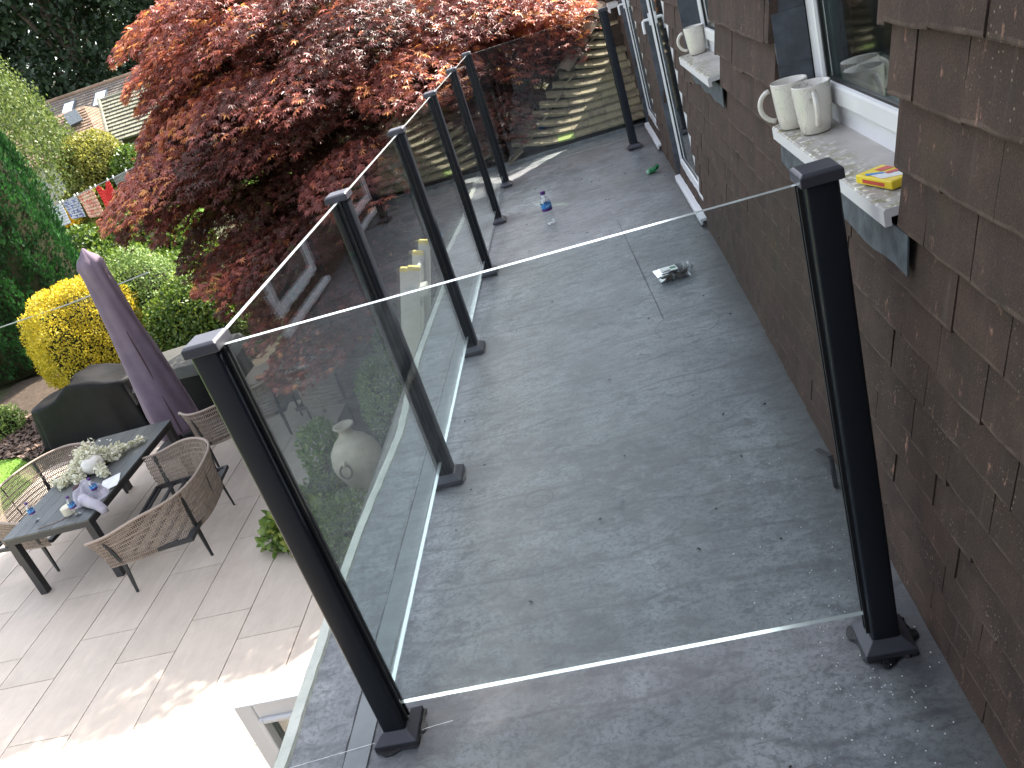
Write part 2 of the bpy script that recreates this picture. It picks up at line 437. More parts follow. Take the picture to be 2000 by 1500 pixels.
MAT['soil'] = mat('dark_soil', (.035,.026,.019), (.075,.055,.04), 14, .95, .2, .9, 50)
MAT['ground'] = mat('garden_ground', (.035,.045,.018), (.07,.065,.035), 3, .95, .2, .6, 20)
MAT['lawn'] = mat('lawn_turf', (.10,.19,.03), (.15,.25,.045), 6, .9, .2, .6, 90)
MAT['grass'] = foliage_mat('grass_blades', [(0, (.09,.18,.02)), (.5, (.15,.28,.04)), (1, (.24,.36,.07))], .6, .4)
MAT['bark'] = mat('grey_brown_bark', (.08,.06,.045), (.14,.11,.085), 12, .9, .2, .8, 40)
MAT['mulch'] = mat('bark_chips', (.11,.075,.06), (.20,.145,.115), 30, .9, .2, .5, 60, tint=.8)
MAT['table'] = mat('charcoal_ceramic', (.055,.06,.06), (.088,.093,.092), 2, .42, .5, .1, 60, stretch=(26, 1.2, 1), tint=.3)
MAT['frame'] = mat('charcoal_aluminium', (.018,.018,.020), (.024,.024,.026), 4, .45)
MAT['rope'] = mat('taupe_rope', (.30,.235,.19), (.22,.175,.14), 60, .85, .2, .3, 200, tint=.3)
MAT['rim'] = mat('taupe_rim', (.36,.29,.24), (.30,.24,.20), 60, .85, .2, .3, 200)
MAT['parasol'] = mat('purple_grey_canvas', (.135,.10,.135), (.17,.13,.165), 5, .8, .2, .4, 14)
MAT['cover'] = mat('black_canvas_cover', (.005,.005,.0055), (.009,.0085,.009), 6, .6, .15, .3, 18)
MAT['cover_grey'] = mat('grey_canvas_lid', (.05,.05,.043), (.07,.068,.06), 6, .7, .3, .3, 18)
MAT['stone'] = mat('weathered_stoneware', (.50,.44,.35), (.33,.29,.22), 6, .85, .2, .6, 40)
MAT['white_cer'] = mat('white_glaze', (.60,.57,.52), (.52,.49,.44), 6, .35)
MAT['flower'] = foliage_mat('white_petals', [(0, (.62,.60,.48)), (1, (.82,.80,.70))], .6, .3)
MAT['mug'] = mug_mat()
MAT['yellow'] = mat('yellow_card', (.80,.60,.02), (.72,.50,.02), 10, .4)
MAT['blue'] = mat('blue_print', (.03,.22,.55), None, 10, .4)
MAT['red'] = mat('red_print', (.55,.05,.04), None, 10, .4)
MAT['white'] = mat('white_print', (.75,.75,.73), None, 10, .4)
MAT['green'] = mat('green_wrapper', (.01,.14,.045), (.02,.22,.08), 20, .35, .5, .8, 40)
MAT['mint'] = mat('mint_wrapper', (.35,.60,.42), None, 20, .35)
MAT['purple'] = mat('purple_plastic', (.08,.02,.16), None, 10, .3)
MAT['plastic'] = glass_mat('clear_plastic', (.93,.95,.96), .09, .06)
MAT['water'] = glass_mat('bottle_water', (.95,.97,.98), .02, .0)
MAT['dates'] = mat('brown_dates', (.06,.03,.018), (.20,.13,.08), 60, .4, .5, .8, 90)
MAT['cloth'] = mat('lilac_grey_wool', (.34,.32,.37), (.42,.40,.44), 8, .9, .2, .5, 90)
MAT['cloth_dark'] = mat('maroon_lining', (.07,.035,.04), None, 8, .9)
MAT['cream'] = mat('cream_plastic', (.62,.58,.46), None, 8, .5)
MAT['ladder'] = mat('pale_ladder_fibreglass', (.48,.46,.41), (.42,.40,.36), 8, .5)
MAT['ladder_cap'] = mat('yellow_ladder_cap', (.62,.48,.10), None, 8, .5)
MAT['steel'] = mat('dull_metal', (.22,.23,.25), (.10,.105,.11), 20, .4, .5, 0, 60, .7)
MAT['wood'] = mat('weathered_teak', (.26,.20,.16), (.20,.155,.12), 4, .75, .3, .3, 30, stretch=(1, 12, 1))
MAT['terracotta'] = mat('terracotta_pot', (.40,.17,.09), (.33,.15,.09), 9, .85)
MAT['cable'] = mat('grey_cable', (.35,.35,.35), None, 9, .6)
MAT['vest'] = mat('red_cotton', (.75,.035,.03), (.62,.03,.03), 4, .8)
MAT['shorts'] = mat('grey_cotton', (.24,.24,.21), (.20,.20,.18), 9, .8)
MAT['whitecloth'] = mat('white_cotton', (.72,.72,.74), (.60,.60,.64), 6, .8)
def print_mat(name, a, b, c3):
    m = NT(name); n = m.noise(m.pos(), 14, 3, .6)
    m.base(m.ramp(n, [(.4, a), (.48, b), (.6, c3)], 'CONSTANT'), .85); return m.m
MAT['floral'] = print_mat('floral_cotton', (.65,.20,.15), (.70,.50,.33), (.60,.22,.22))
MAT['bluefloral'] = print_mat('blue_print_cotton', (.16,.18,.34), (.55,.55,.60), (.30,.32,.42))

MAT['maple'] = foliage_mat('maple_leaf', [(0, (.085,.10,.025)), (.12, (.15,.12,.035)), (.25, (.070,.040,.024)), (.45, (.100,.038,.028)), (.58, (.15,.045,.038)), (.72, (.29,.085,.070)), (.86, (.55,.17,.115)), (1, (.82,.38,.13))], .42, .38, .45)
MAT['leaf_yellow'] = foliage_mat('golden_privet_leaf', [(0, (.16,.15,.02)), (.4, (.42,.34,.03)), (1, (.72,.55,.05))], .5, .35)
MAT['leaf_green'] = foliage_mat('fresh_green_leaf', [(0, (.035,.075,.012)), (.6, (.10,.17,.025)), (1, (.28,.32,.06))], .42, .35, .5)
MAT['leaf_mint'] = foliage_mat('pale_green_leaf', [(0, (.07,.13,.035)), (.6, (.17,.26,.07)), (1, (.34,.42,.15))], .5, .35)
MAT['leaf_laurel'] = foliage_mat('laurel_leaf', [(0, (.03,.06,.012)), (.6, (.085,.15,.022)), (1, (.24,.32,.05))], .35, .3, .5)
MAT['leaf_conifer'] = foliage_mat('conifer_spray', [(0, (.008,.030,.008)), (.6, (.018,.072,.018)), (1, (.040,.14,.032))], .6, .3)
MAT['leaf_birch'] = foliage_mat('birch_leaf', [(0, (.05,.08,.02)), (.6, (.12,.165,.05)), (1, (.25,.29,.10))], .45, .4)
MAT['leaf_gold'] = foliage_mat('golden_shrub_leaf', [(0, (.12,.13,.03)), (.6, (.26,.26,.06)), (1, (.42,.38,.10))], .5, .4)
MAT['leaf_dark'] = foliage_mat('dark_tree_leaf', [(0, (.012,.026,.012)), (.6, (.03,.055,.024)), (1, (.055,.09,.04))], .5, .3)
MAT['leaf_orange'] = foliage_mat('orange_bloom', [(0, (.45,.28,.02)), (1, (.75,.48,.03))], .5, .3)

# ---------------------------------------------------------------- ground
def gz(y):
    return -2.64 + max(0, min(y - 11, 17))*.078
g = Geo()
def gfn(u, v):
    y = -60 + 61*v/.5 if v < .5 else 1 + (v-.5)/.5*160
    return (-150 + 300*u, y, gz(y))
ys = [-120, -4, 11, 13, 16, 19, 22, 25, 28, 40, 260]
xs = [-160, -40, -20, -10, 0, 10, 40, 160]
for a in range(len(ys)-1):
    for b in range(len(xs)-1):
        g.add([(xs[b], ys[a], gz(ys[a])), (xs[b+1], ys[a], gz(ys[a])), (xs[b+1], ys[a+1], gz(ys[a+1])), (xs[b], ys[a+1], gz(ys[a+1]))], [(0,1,2,3)])
tag(g.build('ground', MAT['ground']), 'dark earthy garden ground under the shrubs, rising gently away from the house', kind='structure')

# patio of long porcelain slabs
Z = -2.6
g = Geo()
g.box(-7.72, -.2, -12, 9.3, Z-.03, Z-.012)
patio = g.build('patio', MAT['grout'])
tag(patio, 'pale beige porcelain patio with thin brown joints below the balcony', kind='structure')
slab_me = []
for k in range(6):
    gs = Geo(); gs.box(-.2905, .2905, -.5915, .5915, -.02, 0, 0, rnd.random())
    ob = gs.build('paving_slab', MAT['slab'], bevel=.002)
    slab_me.append(ob.data); bpy.data.objects.remove(ob)
offs = [0.0, .395, .79]
cnt = 0
for i in range(13):
    xc = -3.09 - .295 + .591*(4-i) + .0
    yo = [4.20, 5.02, 4.27, 5.02][i % 4] if False else (4.20 + [0, -.37, .07, -.39][i % 4])
    for j in range(-14, 6):
        yc = yo + .593 + 1.19*j
        if xc < -7.6 or xc > -.5: continue
        if xc > -3.1 and yc > 4.75: continue
        if yc > 8.9: continue
        if xc > -1.6: continue
        o = bpy.data.objects.new('paving_slab', slab_me[(i*3+j) % 6]); col.objects.link(o)
        o.parent = patio; o.location = (xc, yc, Z + rnd.uniform(-.0008, .0008)); cnt += 1
g = Geo(); g.box(-3.09, -.3, 4.85, 9.3, Z-.011, Z-.004)
for x0 in np.arange(0, 1): pass
tag(g.build('flower_bed', MAT['soil']), 'dark soil of the planting bed against the house, round the big urn', kind='structure')
g = Geo(); g.grid(lambda u, v: (-11 + 8.2*u, 9.3 + 3.4*v, gz(9.3+3.4*v)+.03 + .03*math.sin(u*31+v*7)), 20, 8)
tag(g.build('soil_border', MAT['soil']), 'dark mulched soil border under the hedges behind the patio', kind='structure')
# lawn, left
g = Geo()
lp = [(-7.73, -12), (-7.73, 7.15), (-7.78, 7.9), (-8.05, 8.6), (-8.7, 9.15), (-9.7, 9.5), (-12, 9.7), (-30, 10), (-30, -12)]
g.add([(x, y, Z-.012) for x, y in lp], [tuple(range(len(lp)))[::-1]])
tag(g.build('lawn', MAT['lawn']), 'bright sunlit lawn left of the patio', kind='structure')
def in_lawn(x, y):
    for i in range(1, 7):
        (x0, y0), (x1, y1) = lp[i], lp[i+1]
        if x1 <= x <= x0: return y < y0 + (y1-y0)*(x0-x)/(x0-x1+1e-9)
    return y < 7.15
P = []
while len(P) < 16000:
    x = rng.uniform(-11, -7.74); y = rng.uniform(5.6, 9.6)
    if in_lawn(x, y): P.append((x, y, Z-.015))
P = np.array(P); n = len(P)
BLADE = ([(-.12,0,0),(.12,0,0),(0,1,.15)], [(0,1,2)])
leaf_ob = leaf_object('grass', P, unit(rng.normal(size=(n,3))*[1,1,.1]+[0.01,0,0]), unit(rng.normal(size=(n,3))*.35+[0,0,1]), rng.uniform(.025,.05,n), *BLADE, rng.random(n), MAT['grass'])
tag(leaf_ob, 'short bright green grass blades of the lawn beside the patio', 'grass')
P = np.stack([rng.uniform(-10.5,-8.2,2600), rng.uniform(9.0,11.0,2600), np.zeros(2600)], 1)
P = np.array([p for p in P if not in_lawn(p[0], p[1]-.03)]); n = len(P); P[:, 2] = np.array([gz(q)+.045 for q in P[:, 1]]) + rng.uniform(0,.03,n)
CHIP = ([(-.3,0,0),(.3,0,.1),(.25,1,0),(-.3,.9,.12)], [(0,1,2,3)])
tag(leaf_object('bark_mulch', P, unit(rng.normal(size=(n,3))*.5+[0,0,1]), unit(rng.normal(size=(n,3))*[1,1,.2]), rng.uniform(.05,.10,n), *CHIP, rng.random(n), MAT['mulch']),
    'reddish brown bark chips on the border between lawn and conifer', 'mulch')
# far lawn with path
g = Geo(); g.grid(lambda u, v: (-22 + 14*u, 22 + 8*v, gz(22+8*v)+.03), 6, 4)
tag(g.build('far_lawn', MAT['grass']), 'bright strip of lawn beyond the washing line', kind='structure')
g = Geo(); g.grid(lambda u, v: (-14.6 + 2*u + 3.4*v, 27.6 + 3*v, gz(27.6+3*v)+.045), 3, 3)
tag(g.build('garden_path', MAT['slab']), 'pale stone path end at the back of the far lawn', kind='structure')

# ---------------------------------------------------------------- extension with flat roof
DY1 = 6.66
trim_pts = [(-4,-.33),(0,-.33),(.75,-.333),(1.07,-.322),(1.45,-.298),(1.62,-.288),(2.1,-.315),(2.43,-.325),(3.2,-.312),(3.6,-.302),(3.82,-.30),(3.92,-.325),(4.0,-.375),(4.12,-.385),(4.3,-.365),(4.6,-.35),(5.0,-.33),(5.5,-.337),(6.1,-.33),(DY1,-.33)]
def trim_x(y):
    for (a, xa), (b, xb) in zip(trim_pts, trim_pts[1:]):
        if a <= y <= b: return xa + (xb-xa)*(y-a)/(b-a)
    return -.33
ny = 160
ylist = [-2.44 + (DY1+2.44)*i/ny for i in range(ny+1)]
g = Geo()
xl = [None, -.20, -.10, .1, .4, .7, 1.0, 1.34]
vs = []
for y in ylist:
    for k, x in enumerate(xl):
        xx = trim_x(y)+.028 if x is None else x
        z = 0.0 + (.006 if k == 0 else 0) + .0015*math.sin(3*y+5*xx) 
        vs.append((xx, y, z))
w = len(xl); fs = []
for j in range(ny):
    for i in range(w-1):
        a = j*w+i; fs.append((a, a+1, a+w+1, a+w))
g.add(vs, fs)
roof = g.build('flat_roof', MAT['deck'], smooth=True)
tag(roof, 'worn dark grey rubber flat roof used as a balcony floor', kind='structure')
g = Geo()   # lap strip along the edge with a ragged dark joint
def strip(x0, x1, z, jit, y0=-3, y1=DY1, n=220, seed=1):
    r2 = random.Random(seed); vs = []; fs = []
    for i in range(n+1):
        y = y0 + (y1-y0)*i/n; j = r2.uniform(-jit, jit)
        vs += [(x0(y)+j, y, z), (x1(y), y, z)]
    for i in range(n): fs.append((2*i, 2*i+1, 2*i+3, 2*i+2))
    return vs, fs
lapx = lambda y: -.142 + .010*max(0, min(y, 7))
vs, fs = strip(lambda y: lapx(y)-.0015, lambda y: lapx(y)+.004, .0035, .0025, seed=3)
Geo().add(vs, fs).build('lap_joint', MAT['seal'], roof)
vs, fs = strip(lambda y: lapx(y)+.004, lambda y: lapx(y)+.068, .0048, .0, seed=4)
Geo().add(vs, fs).build('lap_strip', MAT['lap'], roof)
# cross seams and small chalk line
g = Geo()
def seam(a, b, wd, z, seed):
    r2 = random.Random(seed); a = Vector(a); b = Vector(b); d = (b-a); n = Vector((-d.y, d.x)).normalized(); vs = []; fs = []; N = 40; jt = wd*.5
    for i in range(N+1):
        p = a + d*(i/N) + n*r2.uniform(-jt, jt); w_ = wd*r2.uniform(.5, 1.2)
        vs += [(*(p-n*w_), z), (*(p+n*w_), z)]
    for i in range(N): fs.append((2*i, 2*i+2, 2*i+3, 2*i+1))
    g.add(vs, fs)
seam((-.05, 4.55), (1.29, 4.72), .0022, .0036, 1)
seam((.84, 3.85), (.93, 2.1), .0022, .0036, 2)
seam((-.25, 6.28), (1.29, 6.36), .003, .0036, 3)
g.build('membrane_seam', MAT['seal'], roof)
g = Geo(); seam((-.29, -.055), (.14, .0), .0007, .0062, 5); seam((-.02, 6.33), (.8, 6.37), .002, .0062, 6)
g.build('chalk_line', MAT['white'], roof)
# debris bits
g = Geo()
for i in range(46):
    x = rnd.uniform(0, 1.25); y = rnd.uniform(-.4, 5.6)**1.0
    a = rnd.uniform(0, 6.28); l = rnd.uniform(.003, .011)
    g.bar((x, y, .0055), (x+l*math.cos(a), y+l*math.sin(a), .0055), .004, .003, 0)
tag(g.build('debris', MAT['seal'], kind='stuff'), 'small black crumbs of sealant and twigs scattered on the flat roof', 'debris')
g = Geo()
for i in range(150):
    x = rnd.gauss(1.13, .12); y = rnd.gauss(-.1, .35)
    if x > 1.27: continue
    a = rnd.uniform(0, 6.28); l = rnd.uniform(.001, .0035)
    g.bar((x, y, .0045), (x+l*math.cos(a), y+l*math.sin(a), .0045), .0022, .002, 0)
tag(g.build('white_crumbs', MAT['white'], kind='stuff'), 'tiny white crumbs on the flat roof near the foot of the right front post', 'debris')
# edge trim
g = Geo(); vs = []; fs = []; r2 = random.Random(5)
N = 230
for i in range(N+1):
    y = -3 + (DY1+3)*i/N; x = trim_x(y); j = r2.uniform(-.002, .002)
    vs += [(x-.006, y, -.055), (x-.006+j, y, .008), (x, y, .0145), (x+.030+j, y, .013), (x+.034+j, y, .004)]
for i in range(N):
    for k in range(4):
        a = i*5+k; fs.append((a, a+1, a+6, a+5))
g.add(vs, fs)
g.build('edge_trim', MAT['trim'], roof, smooth=False)
# extension body
ext = thing('extension', (0, 0, Z), 'cream rendered ground floor extension under the flat roof, mostly hidden below its edge', 'building')
g = Geo(); g.box(-.20, 1.30, -2.44, 6.64, -2.62, -.14); g.build('wall', MAT['render'], ext, (0,0,Z))
g = Geo(); g.box(-.30, -.201, -3, 6.64, -.20, -.058); g.build('fascia', MAT['upvc'], ext, (0,0,Z))
g = Geo(); g.tube([(-.355, -3, -.10), (-.355, 6.6, -.10)], .05, 10); g.build('gutter', MAT['gasket'], ext, (0,0,Z))
# open casement seen below the edge
win = thing('open_window', (-.21, .80, -.5), 'white framed window sash standing open under the front corner of the balcony', 'window')
g = Geo()
def frame_rect(g, o, ux, uz, n, W, H, b, d, mi=0):
    o = Vector(o); ux = Vector(ux); uz = Vector(uz); n = Vector(n)
    def bx(u0, u1, v0, v1, d0=0, d1=None):
        d1 = d if d1 is None else d1
        vs = [o+ux*a+uz*c+n*e for e in (d0, d1) for a, c in ((u0,v0),(u1,v0),(u1,v1),(u0,v1))]
        g.add(vs, [(0,3,2,1),(4,5,6,7),(0,1,5,4),(1,2,6,5),(2,3,7,6),(3,0,4,7)], mi)
    bx(0, b, 0, H); bx(W-b, W, 0, H); bx(b, W-b, 0, b); bx(b, W-b, H-b, H)
frame_rect(g, (-.985, .80, -1.55), (1,0.0,0), (0,0,1), (0,-1,0), .75, 1.05, .075, .06)
g.build('sash_frame', MAT['upvc'], win, win.location, bevel=.006)
g = Geo()
frame_rect(g, (-.91, .815, -1.475), (1,0,0), (0,0,1), (0,-1,0), .60, .90, .018, .09)
g.build('glazing_bead', MAT['upvc'], win, win.location, bevel=.003)
g = Geo(); g.box(-.892, -.328, .765, .785, -1.457, -.593); g.build('pane', MAT['window_pane'], win, win.location)
g = Geo(); g.box(-.90, -.32, .786, .789, -1.466, -.584); g.build('gasket', MAT['gasket'], win, win.location)  # solid black sheet filling the glazed opening behind the pane

# ---------------------------------------------------------------- house with hung tiles
HX = 1.30
GAUGE = .1145; TW = .165
house = thing('house', (HX, 0, Z), 'two storey house wall hung with dark brown tiles on the right', 'house')
HO = (HX, 0, Z)
wins = [  # y0, y1, z0, z1, kind
    (-.065, .775, 1.03, 2.05, 'window'),
    (1.74, 2.53, 1.03, 2.05, 'window'),
    (3.30, 4.36, .05, 2.05, 'door'),
    (5.46, 6.45, .05, 2.05, 'door')]
HY1 = 7.42
g = Geo()
WX0, WX1 = 1.358, 1.50
def bow(y): t = max(0, min(1, y/3)); return -.012 + .032*t*t*(3-2*t)
ycur = -9.2
for (a, b, c, d, k) in wins:
    g.box(WX0, WX1, ycur, a, -2.62, 2.4)
    g.box(WX0, WX1, a, b, -2.62, c-.03)
    g.box(WX0, WX1, a, b, d, 2.4)
    ycur = b
g.box(WX0, WX1, ycur, HY1-.02, -2.62, 2.4)
g.box(WX1, 8.5, HY1-.2, HY1-.02, -2.62, 2.4)
g.box(WX1, 8.5, -9.2, -9.0, -2.62, 2.4)
g.box(8.3, 8.5, -9.0, HY1-.2, -2.62, 2.4)
g.build('wall', MAT['dark_room'], house, HO)
g = Geo(); g.box(3.2, 3.3, -3, HY1-.2, -.2, 2.38); g.box(1.5, 3.3, -3, HY1-.2, -.1, -.02)
g.build('inner_wall', MAT['dark_room'], house, HO)
# roof of the house (eave throws the shade)
g = Geo()
ez, ex = 2.36, 1.12
rz_ = ez + (4.9-ex)*.75
for x0, z0, x1, z1 in ((ex, ez, 4.9, rz_), (8.7, ez, 4.9, rz_)):
    g.add([(x0, -9.4, z0), (x0, HY1+.04, z0), (x1, HY1+.04, z1), (x1, -9.4, z1), (x0, -9.4, z0-.05), (x0, HY1+.04, z0-.05), (x1, HY1+.04, z1-.05), (x1, -9.4, z1-.05)],
          [(0,1,2,3),(7,6,5,4),(0,4,5,1),(1,5,6,2),(2,6,7,3),(3,7,4,0)], 0, .5)
g.build('roof', MAT['bonnet'], house, HO)
g = Geo()
g.add([(1.4, HY1-.02, 2.39), (8.4, HY1-.02, 2.39), (4.9, HY1-.02, rz_-.06)], [(0,1,2)]); g.add([(1.4, -9.2, 2.39), (8.4, -9.2, 2.39), (4.9, -9.2, rz_-.06)], [(0,1,2)])
g.build('gable', MAT['hung'], house, HO)
g = Geo(); g.box(ex+.02, WX0-.002, -2.29, HY1, 2.30, 2.32); g.box(ex, ex+.018, -2.29, HY1, 2.20, 2.355)
g.build('soffit', MAT['upvc'], house, HO)

# unseen wing added behind the viewer so the panes reflect something dark
g = Geo(); g.box(-4.6, 1.337, -9, -2.45, -2.62, 2.4); g.build('wing_wall', MAT['lead'], house, HO)
g = Geo(); g.box(-4.8, 1.337, -9.1, -2.3, 2.401, 2.5); g.build('wing_roof', MAT['bonnet'], house, HO)

# hung tile meshes
lean = math.atan2(.050, .26)
def tile_geo(g, w, h, t, M, tint, r2, ox=0.0):
    # outer face -x, bottom z=0; bottom arris slightly uneven
    n = 4; vs = []
    sag = [r2.uniform(-.0018, .0018) for _ in range(n)]
    for i in range(n):
        y = -w/2 + w*i/(n-1)
        for (x, z) in ((.0015, sag[i]), (t, sag[i]+.001), (t, h), (0.0, h), (0.0, .0075+sag[i]*2.2), (0.0, .003+sag[i])):
            vs.append(M @ Vector((x + (.001 if i in (0, n-1) else 0), y, z)))
    fs = []; ws = []
    for i in range(n-1):
        for k in range(6):
            (ws if k >= 4 else fs).append((i*6+k, i*6+(k+1) % 6, (i+1)*6+(k+1) % 6, (i+1)*6+k))
    fs.append(tuple(range(6))[::-1]); fs.append(tuple((n-1)*6+k for k in range(6)))
    b = len(g.v); g.add(vs, fs, 0, tint)
    for f in ws:     # the worn lower arris of the tile carries tint + 2
        g.f.append([b + q for q in f]); g.m.append(0); g.t.append(tint + 2)
variants = []
for k in range(14):
    g = Geo(); tile_geo(g, TW-.0014, 0.20, .022, Matrix.Identity(4), k/13, rnd)
    ob = g.build('wall_tile', MAT['hung']); variants.append(ob.data); bpy.data.objects.remove(ob)
tiles = []
for k in range(21):
    zb = 1.225 + .1145*9 - .1145*k
    if zb < -.05: continue
    zb_ = zb
    off = -.337 if k % 2 == 1 else -.337 + TW/2
    segs = []
    y = off - 18*TW
    while y < HY1:
        segs.append((y, y+TW)); y += TW
    for (a, b) in segs:
        parts = [(a, b)]
        for (w0, w1, z0, z1, kind) in wins:
            if zb + .05 > z0 - (.02 if kind == 'window' else 0) and zb < z1:
                jj = .007*((k*7) % 3 - 1)
                lo, hi = w0 + jj, w1 + .004*((k*5) % 3 - 1)
                new = []
                for (p, q) in parts:
                    if q <= lo or p >= hi: new.append((p, q)); continue
                    if p < lo: new.append((p, lo))
                    if q > hi: new.append((hi, q))
                parts = new
        for (p, q) in parts:
            q = min(q, HY1)
            if q - p < .012: continue
            if q < -1.6 or p > HY1: continue
            h_ = .20
            for (w0, w1, z0, z1, kind) in wins:
                if kind == 'window' and zb < z0 and zb+.2 > z0-.02 and q > w0+.01 and p < w1-.01: h_ = max(.02, z0-.025-zb)
            tiles.append((p, q, zb_, h_))
def visible(yc, z):
    v = Vector((HX, yc, z)) - CAM
    c = (v.dot(right), v.dot(up), -v.dot(back))
    if c[2] <= .1: return None
    px = 1000 + 1648*c[0]/c[2]; py = 750 - 1648*c[1]/c[2]
    return c[2] if (-80 < px < 2080 and -80 < py < 1580) else None
scored = []
for t in tiles:
    dd = visible((t[0]+t[1])/2, t[2]+.06)
    scored.append((dd if dd else 1e3, t))
scored.sort(key=lambda s_: s_[0])
rest = Geo()
for i, (dd, (p, q, zb, h_)) in enumerate(scored):
    rx = lean + rnd.uniform(-.012, .012); rz2 = rnd.uniform(-.0045, .0045); dx = rnd.uniform(-.0022, .0014); dz = rnd.uniform(-.0035, .0035) - (.008 if rnd.random() < .05 else 0)
    z0 = max(zb + dz, -.026)
    splay = .008 if (zb < .06) else 0
    Mx = Matrix.Translation((HX+dx-splay+bow((p+q)/2), (p+q)/2, z0)) @ Matrix.Rotation(rx, 4, 'Y') @ Matrix.Rotation(rz2*.6, 4, 'X')
    sc_ = (q-p-.0014)/(TW-.0014)
    if i < 298 and dd < 900:
        o = bpy.data.objects.new('wall_tile', variants[rnd.randrange(14)]); col.objects.link(o)
        o.parent = house
        o.matrix_local = Matrix.Translation((-HX, 0, -Z)) @ Mx @ Matrix.Diagonal((1, sc_, h_/.20, 1))
    else:
        tile_geo(rest, q-p-.0014, h_, .022, Mx, rnd.random(), rnd)
rest.build('hung_tiles', MAT['hung'], house, HO, kind='stuff')
# corner return tiles
g = Geo()
for k in range(22):
    for j in range(6):
        Mx = Matrix.Translation((1.32+.165*j+.08*(k % 2), HY1+.004, -.03+.1145*k)) @ Matrix.Rotation(R(-90), 4, 'Z') @ Matrix.Rotation(lean, 4, 'Y')
        tile_geo(g, .162, .2, .012, Mx, rnd.random(), rnd)
g.build('gable_tiles', MAT['hung'], house, HO, kind='stuff')
# windows and doors
def handle(g, x, y, z, dy=-1):
    g.box(x-.012, x, y-.014, y+.014, z-.035, z+.035)
    g.tube([(x-.01, y, z), (x-.040, y, z), (x-.050, y, z-.006), (x-.053, y+.01*dy, z-.03), (x-.053, y+.012*dy, z-.075)], .0085, 8)
def opening(a, b, c, d, kind, sill_label):
    fx = 1.395 if kind == 'window' else 1.352
    G = Geo(); W = b-a-.01; 
    frame_rect(G, (fx, a+.005, c+(.0 if kind == 'window' else -.01)), (0,1,0), (0,0,1), (1,0,0), W, d-c-.01, .055, .06)
    fr = G.build(kind, MAT['upvc'], house, HO, bevel=.004)
    s0 = .062
    G = Geo(); frame_rect(G, (fx-.012, a+.005+s0, c+s0-.012), (0,1,0), (0,0,1), (1,0,0), W-2*s0, d-c-2*s0, .052 if kind == 'window' else .085, .05)
    G.build('sash', MAT['upvc'], fr, HO, bevel=.008)
    G = Geo(); bb = .058 if kind == 'window' else .092
    frame_rect(G, (fx-.004, a+.005+s0+bb-.008, c+s0-.012+bb-.008), (0,1,0), (0,0,1), (1,0,0), W-2*s0-2*bb+.008, d-c-2*s0-2*bb+.008, .008, .006)
    G.build('gasket', MAT['gasket'], fr, HO)
    G = Geo(); G.box(fx+.001, fx+.007, a+s0+bb, b-s0-bb, c+s0+bb-.015, d-s0-bb+.01)
    G.build('pane', MAT['window_pane'], fr, HO)
    if kind == 'door':
        G = Geo(); handle(G, fx-.012, b-.115, c+1.02, -1); G.box(fx+.04, fx+.06, b-.13, b-.10, c+.98, c+1.05)
        G.build('handle', MAT['upvc'], fr, HO, smooth='auto')
        # mid gasket line on the hinge stile
        G = Geo(); G.box(fx-.016, fx-.0135, b-.075, b-.067, c+.06, d-.06); G.build('seal_strip', MAT['gasket'], fr, HO)
    # sill
    zt = c if kind == 'window' else .048
    x0 = 1.272 if kind == 'window' else 1.290
    G = Geo()
    sy0, sy1 = (a+.012, b-.006) if kind == 'window' else (a-.045, b-.01)
    drop = .032 if kind == 'window' else .034
    prof = [(x0, zt-drop), (x0, zt-.004), (x0+.004, zt), (fx+.02, zt+.004), (fx+.02, zt-.012), (x0+.012, zt-.016), (x0+.012, zt-drop)]
    if kind == 'window':
        sy0 = a + .02
    vs = [(x, sy0, z) for x, z in prof] + [(x, sy1, z) for x, z in prof]; n = len(prof)
    G.add(vs, [(i, (i+1) % n, n+(i+1) % n, n+i) for i in range(n)] + [(0,1,2,5,6)[::-1], (2,3,4,5)[::-1], (n,n+1,n+2,n+5,n+6), (n+2,n+3,n+4,n+5)])
    sl = G.build('sill', MAT['sill'] if kind == 'window' else MAT['upvc'], house, HO)
    sl['label'] = sill_label
    # lead in the far reveal: stepped soakers
    G = Geo(); z = c + (.02 if kind == 'window' else -.03); k = 0
    while z < d:
        G.box(1.312, fx-.002, b-.002-.003*(k % 2), b+.006, z, min(z+.125, d), 0)
        z += .118; k += 1
    G.build('lead_soaker', MAT['lead'], house, HO)
    if kind == 'window':
        G = Geo(); r2 = random.Random(3)
        ytop = [(a-.035 + (b-a+.055)*i/16) for i in range(17)]
        vs = []
        for i, y in enumerate(ytop):
            vs += [(HX+.004+bow(y), y, c-.035), (HX-.0035+bow(y)-.001*math.sin(i), y, c-.108+.006*math.sin(i*1.3))]
        G.add(vs, [(2*i, 2*i+1, 2*i+3, 2*i+2) for i in range(16)])
        G.build('lead_apron', MAT['lead_pale'], house, HO, solid=.003)
opening(*wins[0], 'dirty white sill with moss, two mugs and a yellow box on it')
opening(*wins[1], 'grubby white sill with one mug on it')
opening(*wins[2], 'clean white door sill near the middle of the balcony')
opening(*wins[3], 'white door sill at the far end of the balcony')
# third small sill end at far top
g = Geo(); g.box(1.24, 1.34, 7.0, 7.3, 1.02, 1.06); g.box(1.24, 1.252, 7.0, 7.3, .985, 1.02); g.build('sill', MAT['sill'], house, HO)

